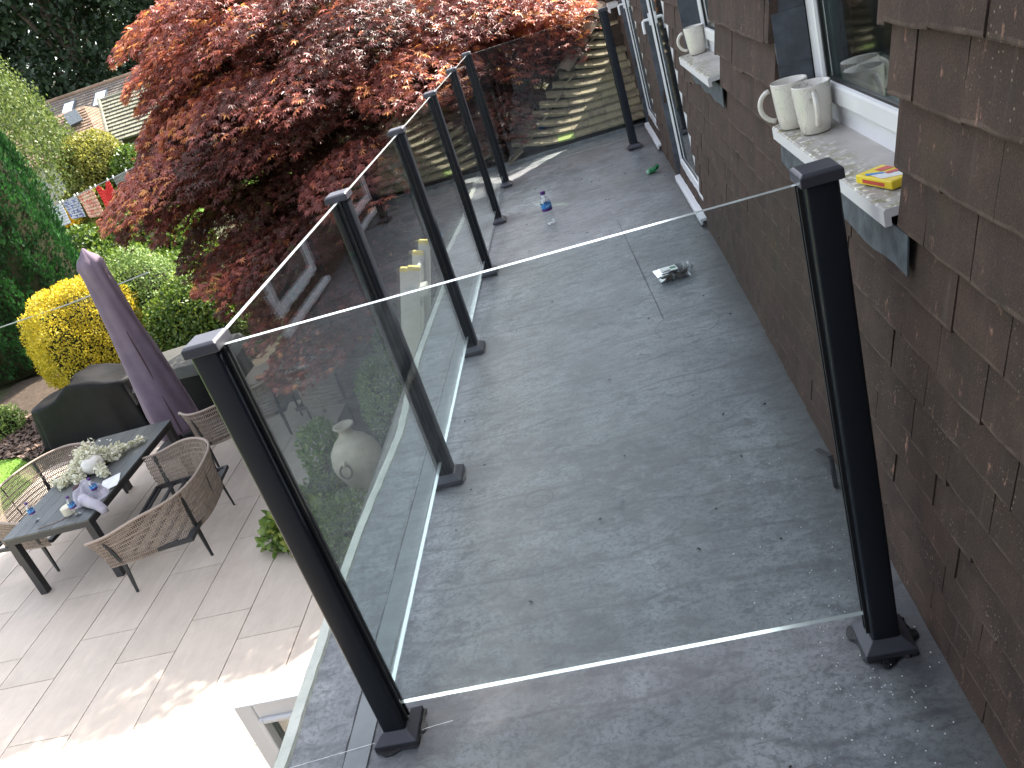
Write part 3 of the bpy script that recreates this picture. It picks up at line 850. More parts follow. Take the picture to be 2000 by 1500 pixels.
# ---------------------------------------------------------------- tiled roof at the far end
RY0, RZ0 = 6.60, .05
def rz(y): u = max(y-RY0, -.1); return RZ0 + .60*u + .14*u*u
def rslope(y): return .60 + .28*max(y-RY0, 0)
hip_x = lambda y: (y-RY0) + .05
tr = thing('tiled_roof', (0.6, 7.2, .05), 'mossy tiled hip roof rising at the far end of the balcony', 'roof')
TO = (0.6, 7.2, .05)
g = Geo()
g.grid(lambda u, v: ((hip_x(RY0+2.05*v)) + u*(3.2-hip_x(RY0+2.05*v)), RY0+2.05*v, rz(RY0+2.05*v)-.03), 4, 12)
g.grid(lambda u, v: (hip_x(RY0+2.05*v)-.95*u, RY0+2.05*v, rz(RY0+2.05*v)-.03-.75*.95*u), 4, 12)
g.build('underlay', MAT['gasket'], tr, TO)
def lift(dist): return .085*math.exp(-(max(dist, 0)/.24)**1.6)
def roof_tile_geo(g, w, L, t, M, tint, r2, curl):
    vs = []; n = 4
    for i in range(n):
        x = -w/2 + w*i/(n-1); sag = r2.uniform(-.0025, .0025)
        for (y, z) in ((sag, 0), (L, 0), (L, t), (sag, t)): vs.append(M @ Vector((x, y, z)))
    fs = [(i*4+k, (i+1)*4+k, (i+1)*4+(k+1) % 4, i*4+(k+1) % 4) for i in range(n-1) for k in range(4)]
    fs += [(0,1,2,3), tuple((n-1)*4+k for k in (3,2,1,0))]
    g.add(vs, fs, 0, tint)
k = 0; y = RY0; ntile = 0
while y < 8.6:
    sl = rslope(y+.04); gy = .1/math.sqrt(1+sl*sl)
    xh = hip_x(y); x = xh + .01; first = True
    w0 = TW if k % 2 else TW*.62
    xmax = 1.31 if y < HY1 else 2.4
    while x < xmax:
        w_ = w0 if first else TW
        xa, xb = x+.0015, x+w_-.0015
        g = Geo(); N = 6; vs = []; jz = rnd.uniform(-.002, .003); jy = rnd.uniform(-.004, .004); skew = rnd.uniform(-.004, .004)
        for i in range(N):
            s_ = i/(N-1); xx = xa + (xb-xa)*s_; dist = xx - xh
            lf = lift(dist); front = .030 + .25*lf
            y0 = y + jy + skew*(s_-.5) + rnd.uniform(-.0015, .0015); y1 = y + gy*1.25
            zf = rz(y) + lf + front + jz; zb_ = rz(y1) + lf*.9 + .004
            th = .015 + .22*lf
            vs += [(xx, y0, zf-th), (xx, y1, zb_-.01), (xx, y1, zb_), (xx, y0, zf)]
        g.add(vs, [(i*4+q, (i+1)*4+q, (i+1)*4+(q+1) % 4, i*4+(q+1) % 4) for i in range(N-1) for q in range(4)] + [(0,1,2,3), tuple((N-1)*4+q for q in (3,2,1,0))], 0, rnd.random())
        moss = k == 0 and .50 < (xa+xb)/2 < .66
        o = g.build('roof_tile', MAT['moss_tile'] if moss else MAT['roof_tile'], tr, TO)
        if moss: o['label'] = 'roof tile bright green with moss'
        ntile += 1; x += w_; first = False
    y += gy; k += 1
print('roof tiles', ntile)
# bonnet hip tiles
for i in range(10):
    y = 7.26 + .135*i
    g = Geo(); N = 7; vs = []
    for e in (0, 1):
        for q in range(N):
            a = -1.15 + 2.3*q/(N-1)
            for rr in (.105, .088):
                vs.append((rr*math.sin(a), -.02 + e*.20, rr*math.cos(a)-.055))
    fs = []
    for q in range(N-1):
        a = q*2; b = N*2+q*2
        fs += [(a, a+2, b+2, b), (a+1, b+1, b+3, a+3), (a, a+1, a+3, a+2), (b, b+2, b+3, b+1)]
    fs += [(0, N*2, N*2+1, 1), (N*2-2, N*2-1, N*4-1, N*4-2)]
    slp = math.atan2(rslope(y), math.sqrt(2))
    M = Matrix.Translation((hip_x(y)-.02, y, rz(y)+.10)) @ Matrix.Rotation(R(-45), 4, 'Z') @ Matrix.Rotation(slp-.05, 4, 'X')
    g.add([M @ Vector(v) for v in vs], fs, 0, rnd.random())
    g.build('hip_tile', MAT['bonnet'], tr, TO)
# side slope facing the garden
g = Geo()
for k in range(9):
    for j in range(14):
        yy = RY0 + .16*j + .08*(k % 2) + .12*k
        d = .09*k + .05
        xx = hip_x(yy) - d
        Mx = Matrix.Translation((xx, yy, rz(yy)-.72*d)) @ Matrix.Rotation(R(-90), 4, 'Z') @ Matrix.Rotation(R(28), 4, 'X')
        roof_tile_geo(g, .16, .18, .016, Mx, rnd.random(), rnd, 0)
g.build('side_tiles', MAT['roof_tile'], tr, TO, kind='stuff')
g = Geo(); g.box(-.02, 3.2, 6.70, 9.4, -2.62, .02); g.build('wall', MAT['render'], tr, TO)
g = Geo(); g.grid(lambda u, v: (1.245+.06*u, 7.15+.9*v, rz(6.72+.9*v)+.05+.02*math.sin(9*v)), 3, 10); g.build('lead_flashing', MAT['lead_pale'], tr, TO, solid=.004)
g = Geo(); g.box(-.33, 1.29, 6.585, 6.64, -.10, .028); g.build('upstand', MAT['deck'], tr, TO)

# ---------------------------------------------------------------- glass balustrade
bal = thing('glass_balustrade', (0, 0, 0), 'glass balustrade with slim anthracite posts round the balcony', 'balustrade')
def make_post():
    g = Geo(); h = .03; t = .007; cz0, cz1 = .02, 1.102
    # square tube with rounded corners and a shallow groove on two faces
    prof = []
    for cx, cy, a0 in ((h-t, h-t, 0), (-h+t, h-t, 90), (-h+t, -h+t, 180), (h-t, -h+t, 270)):
        for q in range(4):
            a = R(a0 + q*30); prof.append((cx+t*math.cos(a), cy+t*math.sin(a)))
    n = len(prof)
    g.add([(x, y, z) for z in (cz0, cz1) for x, y in prof], [(i, (i+1) % n, n+(i+1) % n, n+i) for i in range(n)] + [tuple(range(n))[::-1], tuple(range(n, 2*n))])
    p = g.build('post', MAT['post'], bal, smooth='auto')
    g = Geo()   # cap
    a = .0375
    g.add([(-a,-a,1.100),(a,-a,1.100),(a,a,1.100),(-a,a,1.100),(-a,-a,1.119),(a,-a,1.119),(a,a,1.119),(-a,a,1.119),(-.031,-.031,1.1245),(.031,-.031,1.1245),(.031,.031,1.1245),(-.031,.031,1.1245)],
          [(0,3,2,1),(0,1,5,4),(1,2,6,5),(2,3,7,6),(3,0,4,7),(4,5,9,8),(5,6,10,9),(6,7,11,10),(7,4,8,11),(8,9,10,11)])
    g.build('cap', MAT['cap'], p, bevel=.002)
    g = Geo()   # base cover, tapered
    a = .056; b = .0325
    g.add([(-a,-a,.004),(a,-a,.004),(a,a,.004),(-a,a,.004),(-a,-a,.020),(a,-a,.020),(a,a,.020),(-a,a,.020),(-b,-b,.040),(b,-b,.040),(b,b,.040),(-b,b,.040)],
          [(0,3,2,1),(0,1,5,4),(1,2,6,5),(2,3,7,6),(3,0,4,7),(4,5,9,8),(5,6,10,9),(6,7,11,10),(7,4,8,11),(8,9,10,11)])
    g.build('base_cover', MAT['cap'], p, bevel=.0018)
    return p
def sealant(p, seed, amt):
    r2 = random.Random(seed); g = Geo(); n = 60; vs = []; 
    for i in range(n):
        a = 2*math.pi*i/n
        d = .056/max(abs(math.cos(a)), abs(math.sin(a)))
        e = amt*max(0, math.sin(a*3+seed)*.5+math.sin(a*7+seed*2)*.4+.25+r2.uniform(-.15,.15))
        vs += [((d+.003+e)*math.cos(a), (d+.003+e)*math.sin(a), .0035), ((d-.006)*math.cos(a), (d-.006)*math.sin(a), .009)]
    g.add(vs, [(2*i, 2*((i+1) % n), 2*((i+1) % n)+1, 2*i+1) for i in range(n)])
    g.build('sealant', MAT['seal'], p)
post0 = make_post()
YS = [0, 1.1592, 2.3184, 3.4776, 4.6368, 5.757]
places = [(0, y) for y in YS] + [(1.183, 0), (1.134, 5.775)]
posts = []
for i, (x, y) in enumerate(places):
    p = post0 if i == 0 else copy_tree(post0, bal)
    p.location = (x, y, 0); posts.append(p)
for i, p in enumerate(posts): sealant(p, i+1, .020 if i in (6, 7) else (.012 if i == 0 else .006))
posts[6]['label'] = 'front post by the house wall, black sealant smeared round its foot'
posts[0]['label'] = 'front corner post at the outer edge'
posts[7]['label'] = 'far post standing by the house wall'
def pane(a, b, z0=.098, z1=1.101, t=.012, trim=.026):
    a = Vector((a[0], a[1], 0)); b = Vector((b[0], b[1], 0)); d = (b-a).normalized(); n = Vector((-d.y, d.x, 0))
    a2 = a + d*trim; b2 = b - d*trim
    vs = [p + n*s*t/2 + Vector((0,0,z)) for z in (z0, z1) for p in (a2, b2) for s in (-1, 1)]
    g = Geo()
    # 0 a-,1 a+,2 b-,3 b+ (z0) 4..7 (z1)
    g.add(vs, [(0,2,6,4), (3,1,5,7)], 0)
    g.add(vs, [(0,1,3,2), (4,6,7,5), (1,0,4,5), (2,3,7,6)], 1)
    o = g.build('glass_pane', [MAT['pane'], MAT['edge']], bal)
    for q, s in ((a, 1), (b, -1)):   # rubber gaskets in the post grooves, both sides
        for m in (-1, 1):
            c = q + d*s*.0335 + n*m*.0085
            g = Geo(); g.bar(c + Vector((0,0,.045)), c + Vector((0,0,1.098)), .009, .006, up_=n)
            g.build('gasket', MAT['gasket'], o)
    return o
for i in range(5): pane(places[i], places[i+1])
pane(places[0], places[6])['label'] = 'front glass pane nearest the viewer, crossing the balcony'
pane(places[5], places[7])

# ---------------------------------------------------------------- things on the sills and the deck
def make_mug():
    m = thing('mug', (0,0,0), 'white marbled mug', 'mug')
    g = Geo()
    g.lathe([(.030,.0),(.034,.002),(.0385,.03),(.0415,.07),(.0435,.110),(.0430,.1125),(.0410,.1115),(.0395,.07),(.036,.02),(.028,.008)], 36)
    body = g.build('body', MAT['mug'], m, smooth=True)
    g = Geo(); pts = []
    for i in range(13):
        a = R(-80 + 160*i/12 - 5)
        pts.append((.036+.036*math.cos(a)+.002, 0, .060+.038*math.sin(a)+.002*math.cos(a)))
    g.tube(pts, [.0062]*13, 8); g.build('handle', MAT['mug'], m, smooth=True)
    return m
mug = make_mug()
sz = 1.034
tag(mug, 'white marbled mug in front of another mug on the near sill, handle towards the viewer', 'mug')
mug.location = (1.336, .585, sz); mug.rotation_euler = (0,0,R(-98))
m2 = copy_tree(mug); tag(m2, 'white marbled mug half hidden behind another on the near sill, handle to the left', 'mug')
m2.location = (1.312, .690, sz); m2.rotation_euler = (0,0,R(165))
m3 = copy_tree(mug); tag(m3, 'single white marbled mug on the farther window sill, handle to the left', 'mug')
m3.location = (1.345, 2.43, sz); m3.rotation_euler = (0,0,R(172))

yb = thing('snack_box', (1.325, .085, sz), 'small yellow printed cardboard box lying on the near sill', 'box', rz=R(20))
g = Geo(); g.box(-.030, .030, -.050, .050, 0, .017); g.build('carton', MAT['yellow'], yb, bevel=.003)
g = Geo()
g.add([(-.028,-.02,.0175),(.01,-.045,.0175),(.02,-.02,.0175),(-.02,.03,.0175)], [(0,1,2,3)], 0)
g.add([(-.028,.02,.0179),(-.005,.0,.0179),(.0,.008,.0179),(-.022,.032,.0179)], [(0,1,2,3)], 1)
g.add([(-.005,-.01,.0183),(.026,-.02,.0183),(.027,-.005,.0183),(-.002,.004,.0183)], [(0,1,2,3)], 2)
g.add([(.0,.015,.0179),(.025,.010,.0179),(.025,.03,.0179),(.002,.035,.0179)], [(0,1,2,3)], 2)
g.add([(-.0303,-.03,.004),(-.0303,.03,.004),(-.0303,.03,.011),(-.0303,-.03,.011)], [(0,1,2,3)], 2)
g.build('printed_panel', [MAT['white'], MAT['blue'], MAT['red']], yb)

def make_bottle():
    b = thing('water_bottle', (0,0,0), 'bottle', 'bottle')
    g = Geo(); g.lathe([(.027,0),(.031,.004),(.032,.03),(.030,.05),(.032,.07),(.032,.135),(.030,.150),(.018,.178),(.0135,.187),(.0135,.200)], 20)
    g.build('body', MAT['plastic'], b, smooth=True)
    g = Geo(); g.lathe([(.0325,.090),(.0325,.108)], 20, mi=1, cap=False); g.lathe([(.0327,.108),(.0327,.138)], 20, mi=0, cap=False)
    g.lathe([(.0330,.114),(.0330,.122)], 7, mi=2, cap=False) if False else None
    g.build('label', [MAT['blue'], MAT['purple'], MAT['white']], b, smooth=True)
    g = Geo(); g.lathe([(.0155,.193),(.0155,.212),(.014,.214)], 14); g.build('cap', MAT['purple'], b)
    g = Geo()
    for a0 in range(3):
        for q in range(3):
            a = R(120*a0+20*q+150)
            a2 = a+R(16); z0 = .116+.004*q; z1 = z0+.006
            g.add([(.0331*math.cos(a), .0331*math.sin(a), z0), (.0331*math.cos(a2), .0331*math.sin(a2), z0+.002), (.0331*math.cos(a2), .0331*math.sin(a2), z1), (.0331*math.cos(a), .0331*math.sin(a), z1)], [(0,1,2,3)])
    g.build('label_print', MAT['white'], b)
    return b
bot = make_bottle(); bot.location = (.40, 4.20, .004); bot.scale = (1.12, 1.12, 1.08)
tag(bot, 'clear water bottle with purple cap standing on the grey flat roof', 'bottle')

pn = thing('fruit_punnet', (1.045, 2.585, .004), 'clear plastic tray of brown dates with a printed lid label on the flat roof', 'punnet', rz=R(8))
g = Geo()
def tub(g, a, b, z0, z1, k=.88):
    g.add([(-a*k,-b*k,z0),(a*k,-b*k,z0),(a*k,b*k,z0),(-a*k,b*k,z0),(-a,-b,z1),(a,-b,z1),(a,b,z1),(-a,b,z1)], [(0,3,2,1),(0,1,5,4),(1,2,6,5),(2,3,7,6),(3,0,4,7)])
tub(g, .088, .050, 0, .044); g.build('tray', MAT['plastic'], pn)
g = Geo(); g.box(-.095,.095,-.056,.056,.0445,.047); g.box(-.08,.08,-.042,.042,.047,.052); g.build('lid', MAT['plastic'], pn, bevel=.002)
g = Geo()
for i in range(70):
    x, y, z = rnd.uniform(-.07,.07), rnd.uniform(-.036,.036), rnd.uniform(.006,.034)
    a = rnd.uniform(0,3.14); d = Vector((math.cos(a), math.sin(a), rnd.uniform(-.4,.4)))*.011
    c = Vector((x,y,z)); g.tube([c-d, c-d*.5, c+d*.5, c+d], [.002,.0062,.0062,.002], 5)
g.build('dates', MAT['dates'], pn, smooth=True)
g = Geo(); g.box(-.062,.020,-.032,.034,.0525,.0530); g.add([(-.012,-.012,.0534),(.016,-.012,.0534),(.016,.022,.0534),(-.012,.022,.0534)], [(0,1,2,3)], 1)
g.add([(-.058,-.028,.0534),(-.016,-.028,.0534),(-.016,-.010,.0534),(-.058,-.016,.0534)], [(0,1,2,3)], 2)
g.build('printed_label', [MAT['white'], MAT['green'], MAT['frame']], pn)

gr = thing('crumpled_packet', (1.175, 4.78, .004), 'crumpled green wrapper lying on the flat roof by the door', 'wrapper')
def crumple(g, c, r, sx, sy, szz, seed, mi=0, n=9):
    r2 = random.Random(seed); N = n
    offs_ = [[r2.uniform(.72, 1.15) for _ in range(N)] for _ in range(N)]
    vs = []; 
    for j in range(N):
        th = math.pi*(j/(N-1))
        for i in range(N):
            ph = 2*math.pi*i/N; k_ = offs_[j][i] if 0 < j < N-1 else 1
            vs.append((c[0]+sx*r*math.sin(th)*math.cos(ph)*k_, c[1]+sy*r*math.sin(th)*math.sin(ph)*k_, c[2]+szz*r*math.cos(th)*(k_ if j else 1)))
    fs = [(j*N+i, (j+1)*N+i, (j+1)*N+(i+1) % N, j*N+(i+1) % N) for j in range(N-1) for i in range(N)]
    g.add(vs, fs, mi)
g = Geo(); crumple(g, (1.175,4.78,.022), .03, 1.25, .8, .7, 3); crumple(g, (1.215,4.80,.034), .018, 1, .8, 1, 9)
g.build('wrapper', MAT['green'], gr, gr.location)
g = Geo(); crumple(g, (1.145,4.775,.018), .018, .9, .9, .9, 4); g.build('wrapper_end', MAT['mint'], gr, gr.location)

tl = thing('metal_bracket', (1.255, .62, .004), 'small angled metal offcut propped against the foot of the tiled wall', 'bracket')
g = Geo(); g.bar((1.252,.600,.006), (1.263,.655,.072), .017, .006, up_=Vector((1,0,0))); g.bar((1.264,.655,.074), (1.252,.775,.028), .017, .006, up_=Vector((0,0,1)))
g.bar((1.2525,.594,.008), (1.2635,.649,.074), .003, .014, up_=Vector((1,0,0)))
g.build('angle', MAT['frame'], tl, tl.location, bevel=.001)

# ---------------------------------------------------------------- ladder leaning on the edge
ld = thing('ladder', (-1.35, 3.6, Z), 'pale extension ladder with yellow end caps leaning on the roof edge', 'ladder')
LO = ld.location
tops = [(-.395, 3.29, .215), (-.43, 3.345, .20), (-.395, 3.80, .215)]
def lerp(a, b, t): return Vector(a).lerp(Vector(b), t)
for i, (x, y, z) in enumerate([(-.40, 3.30, .205), (-.455, 3.335, .200), (-.40, 3.80, .215), (-.455, 3.765, .165)]):
    g = Geo(); bt = (x-.95, y, Z)
    g.bar(bt, (x, y, z), .028, .075, up_=Vector((1,0,0)))
    g.build('stile', MAT['ladder'], ld, LO)
    g = Geo(); d = (Vector((x,y,z))-Vector(bt)).normalized(); g.bar(Vector((x,y,z)), Vector((x,y,z))+d*.028, .034, .082, up_=Vector((1,0,0)), w2=.030, h2=.070)
    g.build('end_cap', MAT['ladder_cap'], ld, LO, bevel=.006)
for i in range(10):
    t = .97 - .095*i
    a = lerp((-1.375, 3.30, Z), (-.425, 3.30, .2), t); b = lerp((-1.375, 3.80, Z), (-.425, 3.80, .2), t)
    g = Geo(); g.tube([a, b], .015, 8); g.build('rung', MAT['ladder'], ld, LO)
g = Geo(); g.box(-.50,-.36,3.27,3.36,.045,.10); g.build('bracket', MAT['ladder'], ld, LO)

# ---------------------------------------------------------------- patio furniture
dt = thing('dining_table', (-5.37, 6.2, Z), 'long charcoal outdoor dining table with square legs on the patio', 'table')
DO = dt.location
for i in range(7):
    w_ = 1.0/7; x0 = -5.87 + w_*i
    g = Geo(); g.box(x0+.0015, x0+w_-.0015, 5.18, 7.22, -1.880, -1.860, 0, rnd.random()); g.build('board', MAT['table'], dt, DO, bevel=.001)
g = Geo(); frame_rect(g, (-5.86, 5.19, -1.945), (1,0,0), (0,1,0), (0,0,1), .98, 2.02, .035, .064)
g.build('apron', MAT['frame'], dt, DO)
for x in (-5.82, -4.92):
    for y in (5.235, 7.165):
        g = Geo(); g.box(x-.04, x+.04, y-.04, y+.04, Z, -1.946); g.build('leg', MAT['frame'], dt, DO, bevel=.003)

def barrel(w, d, hb, ha, label, cat='chair', name='rope_chair', nrow=9, zb=.34):
    t = thing(name, (0,0,0), label, cat)
    n = 64; pts = []
    for i in range(n+1):
        a = -math.pi/2 + math.pi*i/n
        c, s = math.cos(a), math.sin(a)
        x = d/2 - d*(abs(c)**.62); y = w/2*math.copysign(abs(s)**.72, s)
        k = max(0, min(1, (x+d*.15)/(d*.6)))
        pts.append((x, y, hb+(ha-hb)*k*k*(3-2*k)))
    # arc length resample
    L = [0]
    for a, b in zip(pts, pts[1:]): L.append(L[-1]+math.dist(a[:2], b[:2]))
    def at(s):
        for i in range(n):
            if L[i+1] >= s or i == n-1:
                f = (s-L[i])/(L[i+1]-L[i]+1e-9); f = max(0, min(1, f))
                p = Vector(pts[i]).lerp(Vector(pts[i+1]), f); tt = (Vector(pts[i+1])-Vector(pts[i])); tt.z = 0
                return p, tt.normalized()
    taper = .90
    def spt(s, v):   # v 0 bottom .. 1 top
        p, tt = at(s); k = taper + (1-taper)*v
        bul = .02*math.sin(v*math.pi)
        nrm = Vector((tt.y, -tt.x, 0)); 
        return Vector((p.x*k, p.y*k, zb + (p.z-zb)*v)) + nrm*bul, tt
    g = Geo(); Lt = L[-1]; sp = .0215; ns = int(Lt/sp)
    r2 = random.Random(4)
    for r in range(nrow):
        v0 = r/nrow + .008; v1 = (r+1)/nrow - .008
        for i in range(ns):
            s = (i+.5)*sp + (sp*.25 if r % 2 else 0)
            if s > Lt: continue
            a, tt = spt(s, v0); b, _ = spt(min(s+.004*(1 if r % 2 else -1), Lt), v1)
            nn = Vector((tt.y, -tt.x, 0))
            g.bar(a, b, .0105, .006, 0, r2.random(), up_=nn)
        m = int(Lt/.05)
        for i in range(m):
            a, _ = spt(Lt*i/m, r/nrow); b, _ = spt(Lt*(i+1)/m, r/nrow)
            g.bar(a, b, .010, .0075 + .006*(r % 3 == 0), 0, r2.random())
    g.build('woven_back', MAT['rope'], t, kind='stuff')
    g = Geo(); g.tube([spt(Lt*i/48, 1)[0] for i in range(49)], .015, 8); g.build('rim', MAT['rim'], t, smooth=True)
    # legs run from the rim to the ground, splayed
    for sfrac in (.045, .33, .67, .955):
        p, tt = spt(Lt*sfrac, .97); q, _ = spt(Lt*sfrac, .0); nn = Vector((tt.y, -tt.x, 0))
        foot = Vector((q.x*1.06, q.y*1.05, 0)) + nn*.03
        g = Geo(); mid = q - nn*(-.014)
        g.bar(p + nn*.012, mid, .028, .012, up_=nn, w2=.040, h2=.026); g.bar(mid, foot, .040, .026, up_=nn, w2=.022, h2=.020)
        g.build('leg', MAT['frame'], t)
    for sfrac in (.5,) if w > 1.2 else ():
        p, tt = spt(Lt*sfrac, .98); q, _ = spt(Lt*sfrac, 0); nn = Vector((tt.y, -tt.x, 0))
        g = Geo(); g.bar(p+nn*.012, q+nn*.012, .010, .008, up_=nn); g.build('back_strut', MAT['frame'], t)
    g = Geo(); frame_rect(g, (-d*.40, -w*.43, .345), (1,0,0), (0,1,0), (0,0,1), d*.86, w*.86, .035, .04)
    g.build('seat_frame', MAT['frame'], t)
    k = 6
    for i in range(k):
        x = -d*.34 + d*.74*i/(k-1)
        g = Geo(); g.box(x-.018, x+.018, -w*.43+.036, w*.43-.036, .355, .375); g.build('slat', MAT['frame'], t)
    return t
so = barrel(1.62, 1.0, .80, .70, 'taupe rope two seat sofa tucked in at the near side of the dining table', 'sofa', 'rope_sofa')
so.location = (-4.28, 5.62, Z); so.rotation_euler = (0,0,R(180+6))
so2 = copy_tree(so); tag(so2, 'taupe rope two seat sofa on the lawn side of the dining table', 'sofa')
so2.location = (-6.18, 6.35, Z); so2.rotation_euler = (0,0,R(-4))
so['group'] = so2['group'] = 'rope sofas at the dining table'
ch = barrel(.78, .72, .80, .66, 'taupe rope armchair just beyond the near sofa, partly behind the front corner post', nrow=8)
ch.location = (-4.42, 7.42, Z); ch.rotation_euler = (0,0,R(118))
c2 = copy_tree(ch); tag(c2, 'taupe rope armchair seen through the glass left of the round backed one', 'chair'); c2.location = (-3.98, 7.72, Z); c2.rotation_euler = (0,0,R(100))
c3 = copy_tree(ch); tag(c3, 'wide taupe rope armchair seen from behind through the glass above the urn', 'chair'); c3.location = (-3.02, 7.62, Z); c3.rotation_euler = (0,0,R(80)); c3.scale = (1.0, 1.12, 1.0)
for c in (ch, c2, c3): c['group'] = 'rope armchairs round the low table'
lt = thing('low_table', (-3.75, 8.75, Z), 'low weathered wooden table with pots and glasses behind the armchairs', 'table')
g = Geo(); 
for i in range(6): 
    g = Geo(); g.box(-4.55+.0, -2.75, 8.42+.115*i, 8.42+.115*i+.108, -2.17, -2.145); g.build('board', MAT['wood'], lt, lt.location)
for x in (-4.45, -2.85):
    for y in (8.5, 9.0):
        g = Geo(); g.box(x-.03,x+.03,y-.03,y+.03,Z,-2.171); g.build('leg', MAT['wood'], lt, lt.location)
bp = thing('planter_bowl', (-3.25, 8.9, -2.145), 'wide pale bowl planted with grassy leaves on the low table', 'planter')
g = Geo(); g.lathe([(.10,0),(.19,.08),(.24,.15),(.245,.155),(.23,.15),(.18,.10),(.05,.09)], 24); g.build('bowl', MAT['white_cer'], bp, smooth=True)
n = 500; P = rng.normal(size=(n,3))*[.09,.09,.02]+[0,0,.13]
leaf_object('foliage', P, unit(rng.normal(size=(n,3))), unit(rng.normal(size=(n,3))*.6+[0,0,1]), rng.uniform(.08,.17,n), *BLADE, rng.random(n), MAT['leaf_gold'], bp)
wp = thing('plant_pot', (-3.95, 8.62, -2.145), 'white pot with a small plant at the left of the low table', 'plant pot')
g = Geo(); g.lathe([(.055,0),(.07,.10),(.075,.11),(.065,.11),(.055,.09)], 18); g.build('pot', MAT['white_cer'], wp, smooth=True)
n = 160; P = rng.normal(size=(n,3))*[.04,.04,.05]+[0,0,.16]
leaf_object('foliage', P, unit(rng.normal(size=(n,3))), unit(rng.normal(size=(n,3))+[0,0,.8]), rng.uniform(.03,.06,n), *OVAL, rng.random(n), MAT['leaf_mint'], wp)
cd = thing('candle_lantern', (-3.05, 8.55, -2.145), 'short yellow candle on the low table', 'candle')
g = Geo(); g.lathe([(.035,0),(.035,.11),(.03,.115)], 16); g.build('candle', MAT['cream'], cd)
tc = thing('clay_dish', (-4.25, 8.55, -2.145), 'small orange clay dish on the corner of the low table', 'dish')
g = Geo(); g.lathe([(.05,0),(.08,.03),(.082,.032),(.05,.012)], 18); g.build('dish', MAT['terracotta'], tc, smooth=True)
ty = thing('glass_tray', (-3.62, 8.8, -2.145), 'pale tray of drinking glasses in the middle of the low table', 'tray')
g = Geo(); g.box(-.16,.16,-.11,.11,0,.012); g.build('tray', MAT['white'], ty)
for x, y in ((-.09,-.04),(0,.05),(.09,-.03)):
    g = Geo(); g.lathe([(.025,.012),(.032,.11),(.030,.11),(.022,.02)], 14, (x,y,0)); g.build('glass', MAT['plastic'], ty, smooth=True)

# table top things
TZ = -1.86
spots = [((-5.60, 5.42), 'clear water bottle with purple cap standing alone at the left corner of the dining table'),
         ((-5.06, 5.32), 'clear water bottle standing beside the cream tub at the near end of the dining table'),
         ((-4.98, 5.62), 'clear water bottle leaning out of the grey clothing heap on the dining table')]
for (x, y), lb in spots:
    b = copy_tree(bot); b.location = (x, y, TZ); b.scale = (1.1,1.1,1.1); tag(b, lb, 'bottle'); b.rotation_euler = (0,0,rnd.uniform(0,6))
for b in [o for o in col.objects if o.name.startswith('water_bottle')]: b['group'] = 'water bottles'
tb = thing('tub', (-5.20, 5.40, TZ), 'cream round tub on the dining table next to the grey clothing', 'tub')
g = Geo(); g.lathe([(.055,0),(.062,.008),(.062,.085),(.05,.095)], 22); g.build('tub_body', MAT['cream'], tb, smooth='auto')
pp = thing('papers', (-4.98, 5.86, TZ+.001), 'white folded papers near the edge of the dining table', 'paper', rz=R(20))
g = Geo(); g.grid(lambda u, v: (-.10+.2*u, -.15+.3*v, .004+.03*abs(v-.5)*u), 4, 6); g.build('sheet', MAT['white'], pp, solid=.003)
gs = thing('reading_glasses', (-5.36, 5.26, TZ), 'thin brown cord loop lying at the near end of the dining table', 'cord')
g = Geo(); g.tube([(-.12,-.02,.004),(-.02,.0,.004),(.07,.02,.004),(.13,.05,.004),(.15,.10,.004)], .0045, 6); g.build('cord', MAT['wood'], gs)
gs.name = 'cord_loop'
def cloth_heap(name, c, sx, sy, h, matn, parent, seed, nu=46, nv=40, ragged=.15):
    r2 = random.Random(seed); ph = [r2.uniform(0, 6.28) for _ in range(12)]
    def f(u, v):
        a = u*2-1; b = v*2-1
        ang = math.atan2(b, a); rr = math.sqrt(a*a+b*b)
        k = 1 + ragged*math.sin(3*ang+ph[0]) + ragged*.6*math.sin(5*ang+ph[1])
        hh = max(0, 1-rr**3)
        fold = .5+.5*math.sin(7*a+3*math.sin(4*b+ph[2])+ph[3]); fold2 = .5+.5*math.sin(9*b+4*math.sin(3*a+ph[4]))
        z = h*hh*(.35+.45*fold*fold2+.35*fold2)
        return (c[0]+sx*a*k, c[1]+sy*b*k, c[2]+max(.004, z))
    g = Geo(); g.grid(f, nu, nv); return g.build(name, matn, parent, parent.location if parent else c, smooth=True)
jp = thing('jumper', (-5.08, 5.62, TZ), 'crumpled lilac grey jumper heaped on the dining table, sleeve over the edge', 'clothing')
cloth_heap('body', (-5.10, 5.66, TZ), .19, .17, .17, MAT['cloth'], jp, 3)
g = Geo(); g.tube([(-5.08,5.52,TZ+.07),(-5.00,5.44,TZ+.075),(-4.93,5.40,TZ+.06),(-4.85,5.37,TZ+.035),(-4.80,5.35,TZ-.02),(-4.79,5.34,TZ-.06)], [.055,.055,.052,.050,.045,.036], 12); g.build('sleeve', MAT['cloth'], jp, jp.location, smooth=True)
g = Geo(); crumple(g, (-5.22,5.70,TZ+.12), .055, .7, 1.1, .7, 8); g.build('lining', MAT['cloth_dark'], jp, jp.location, smooth=True)

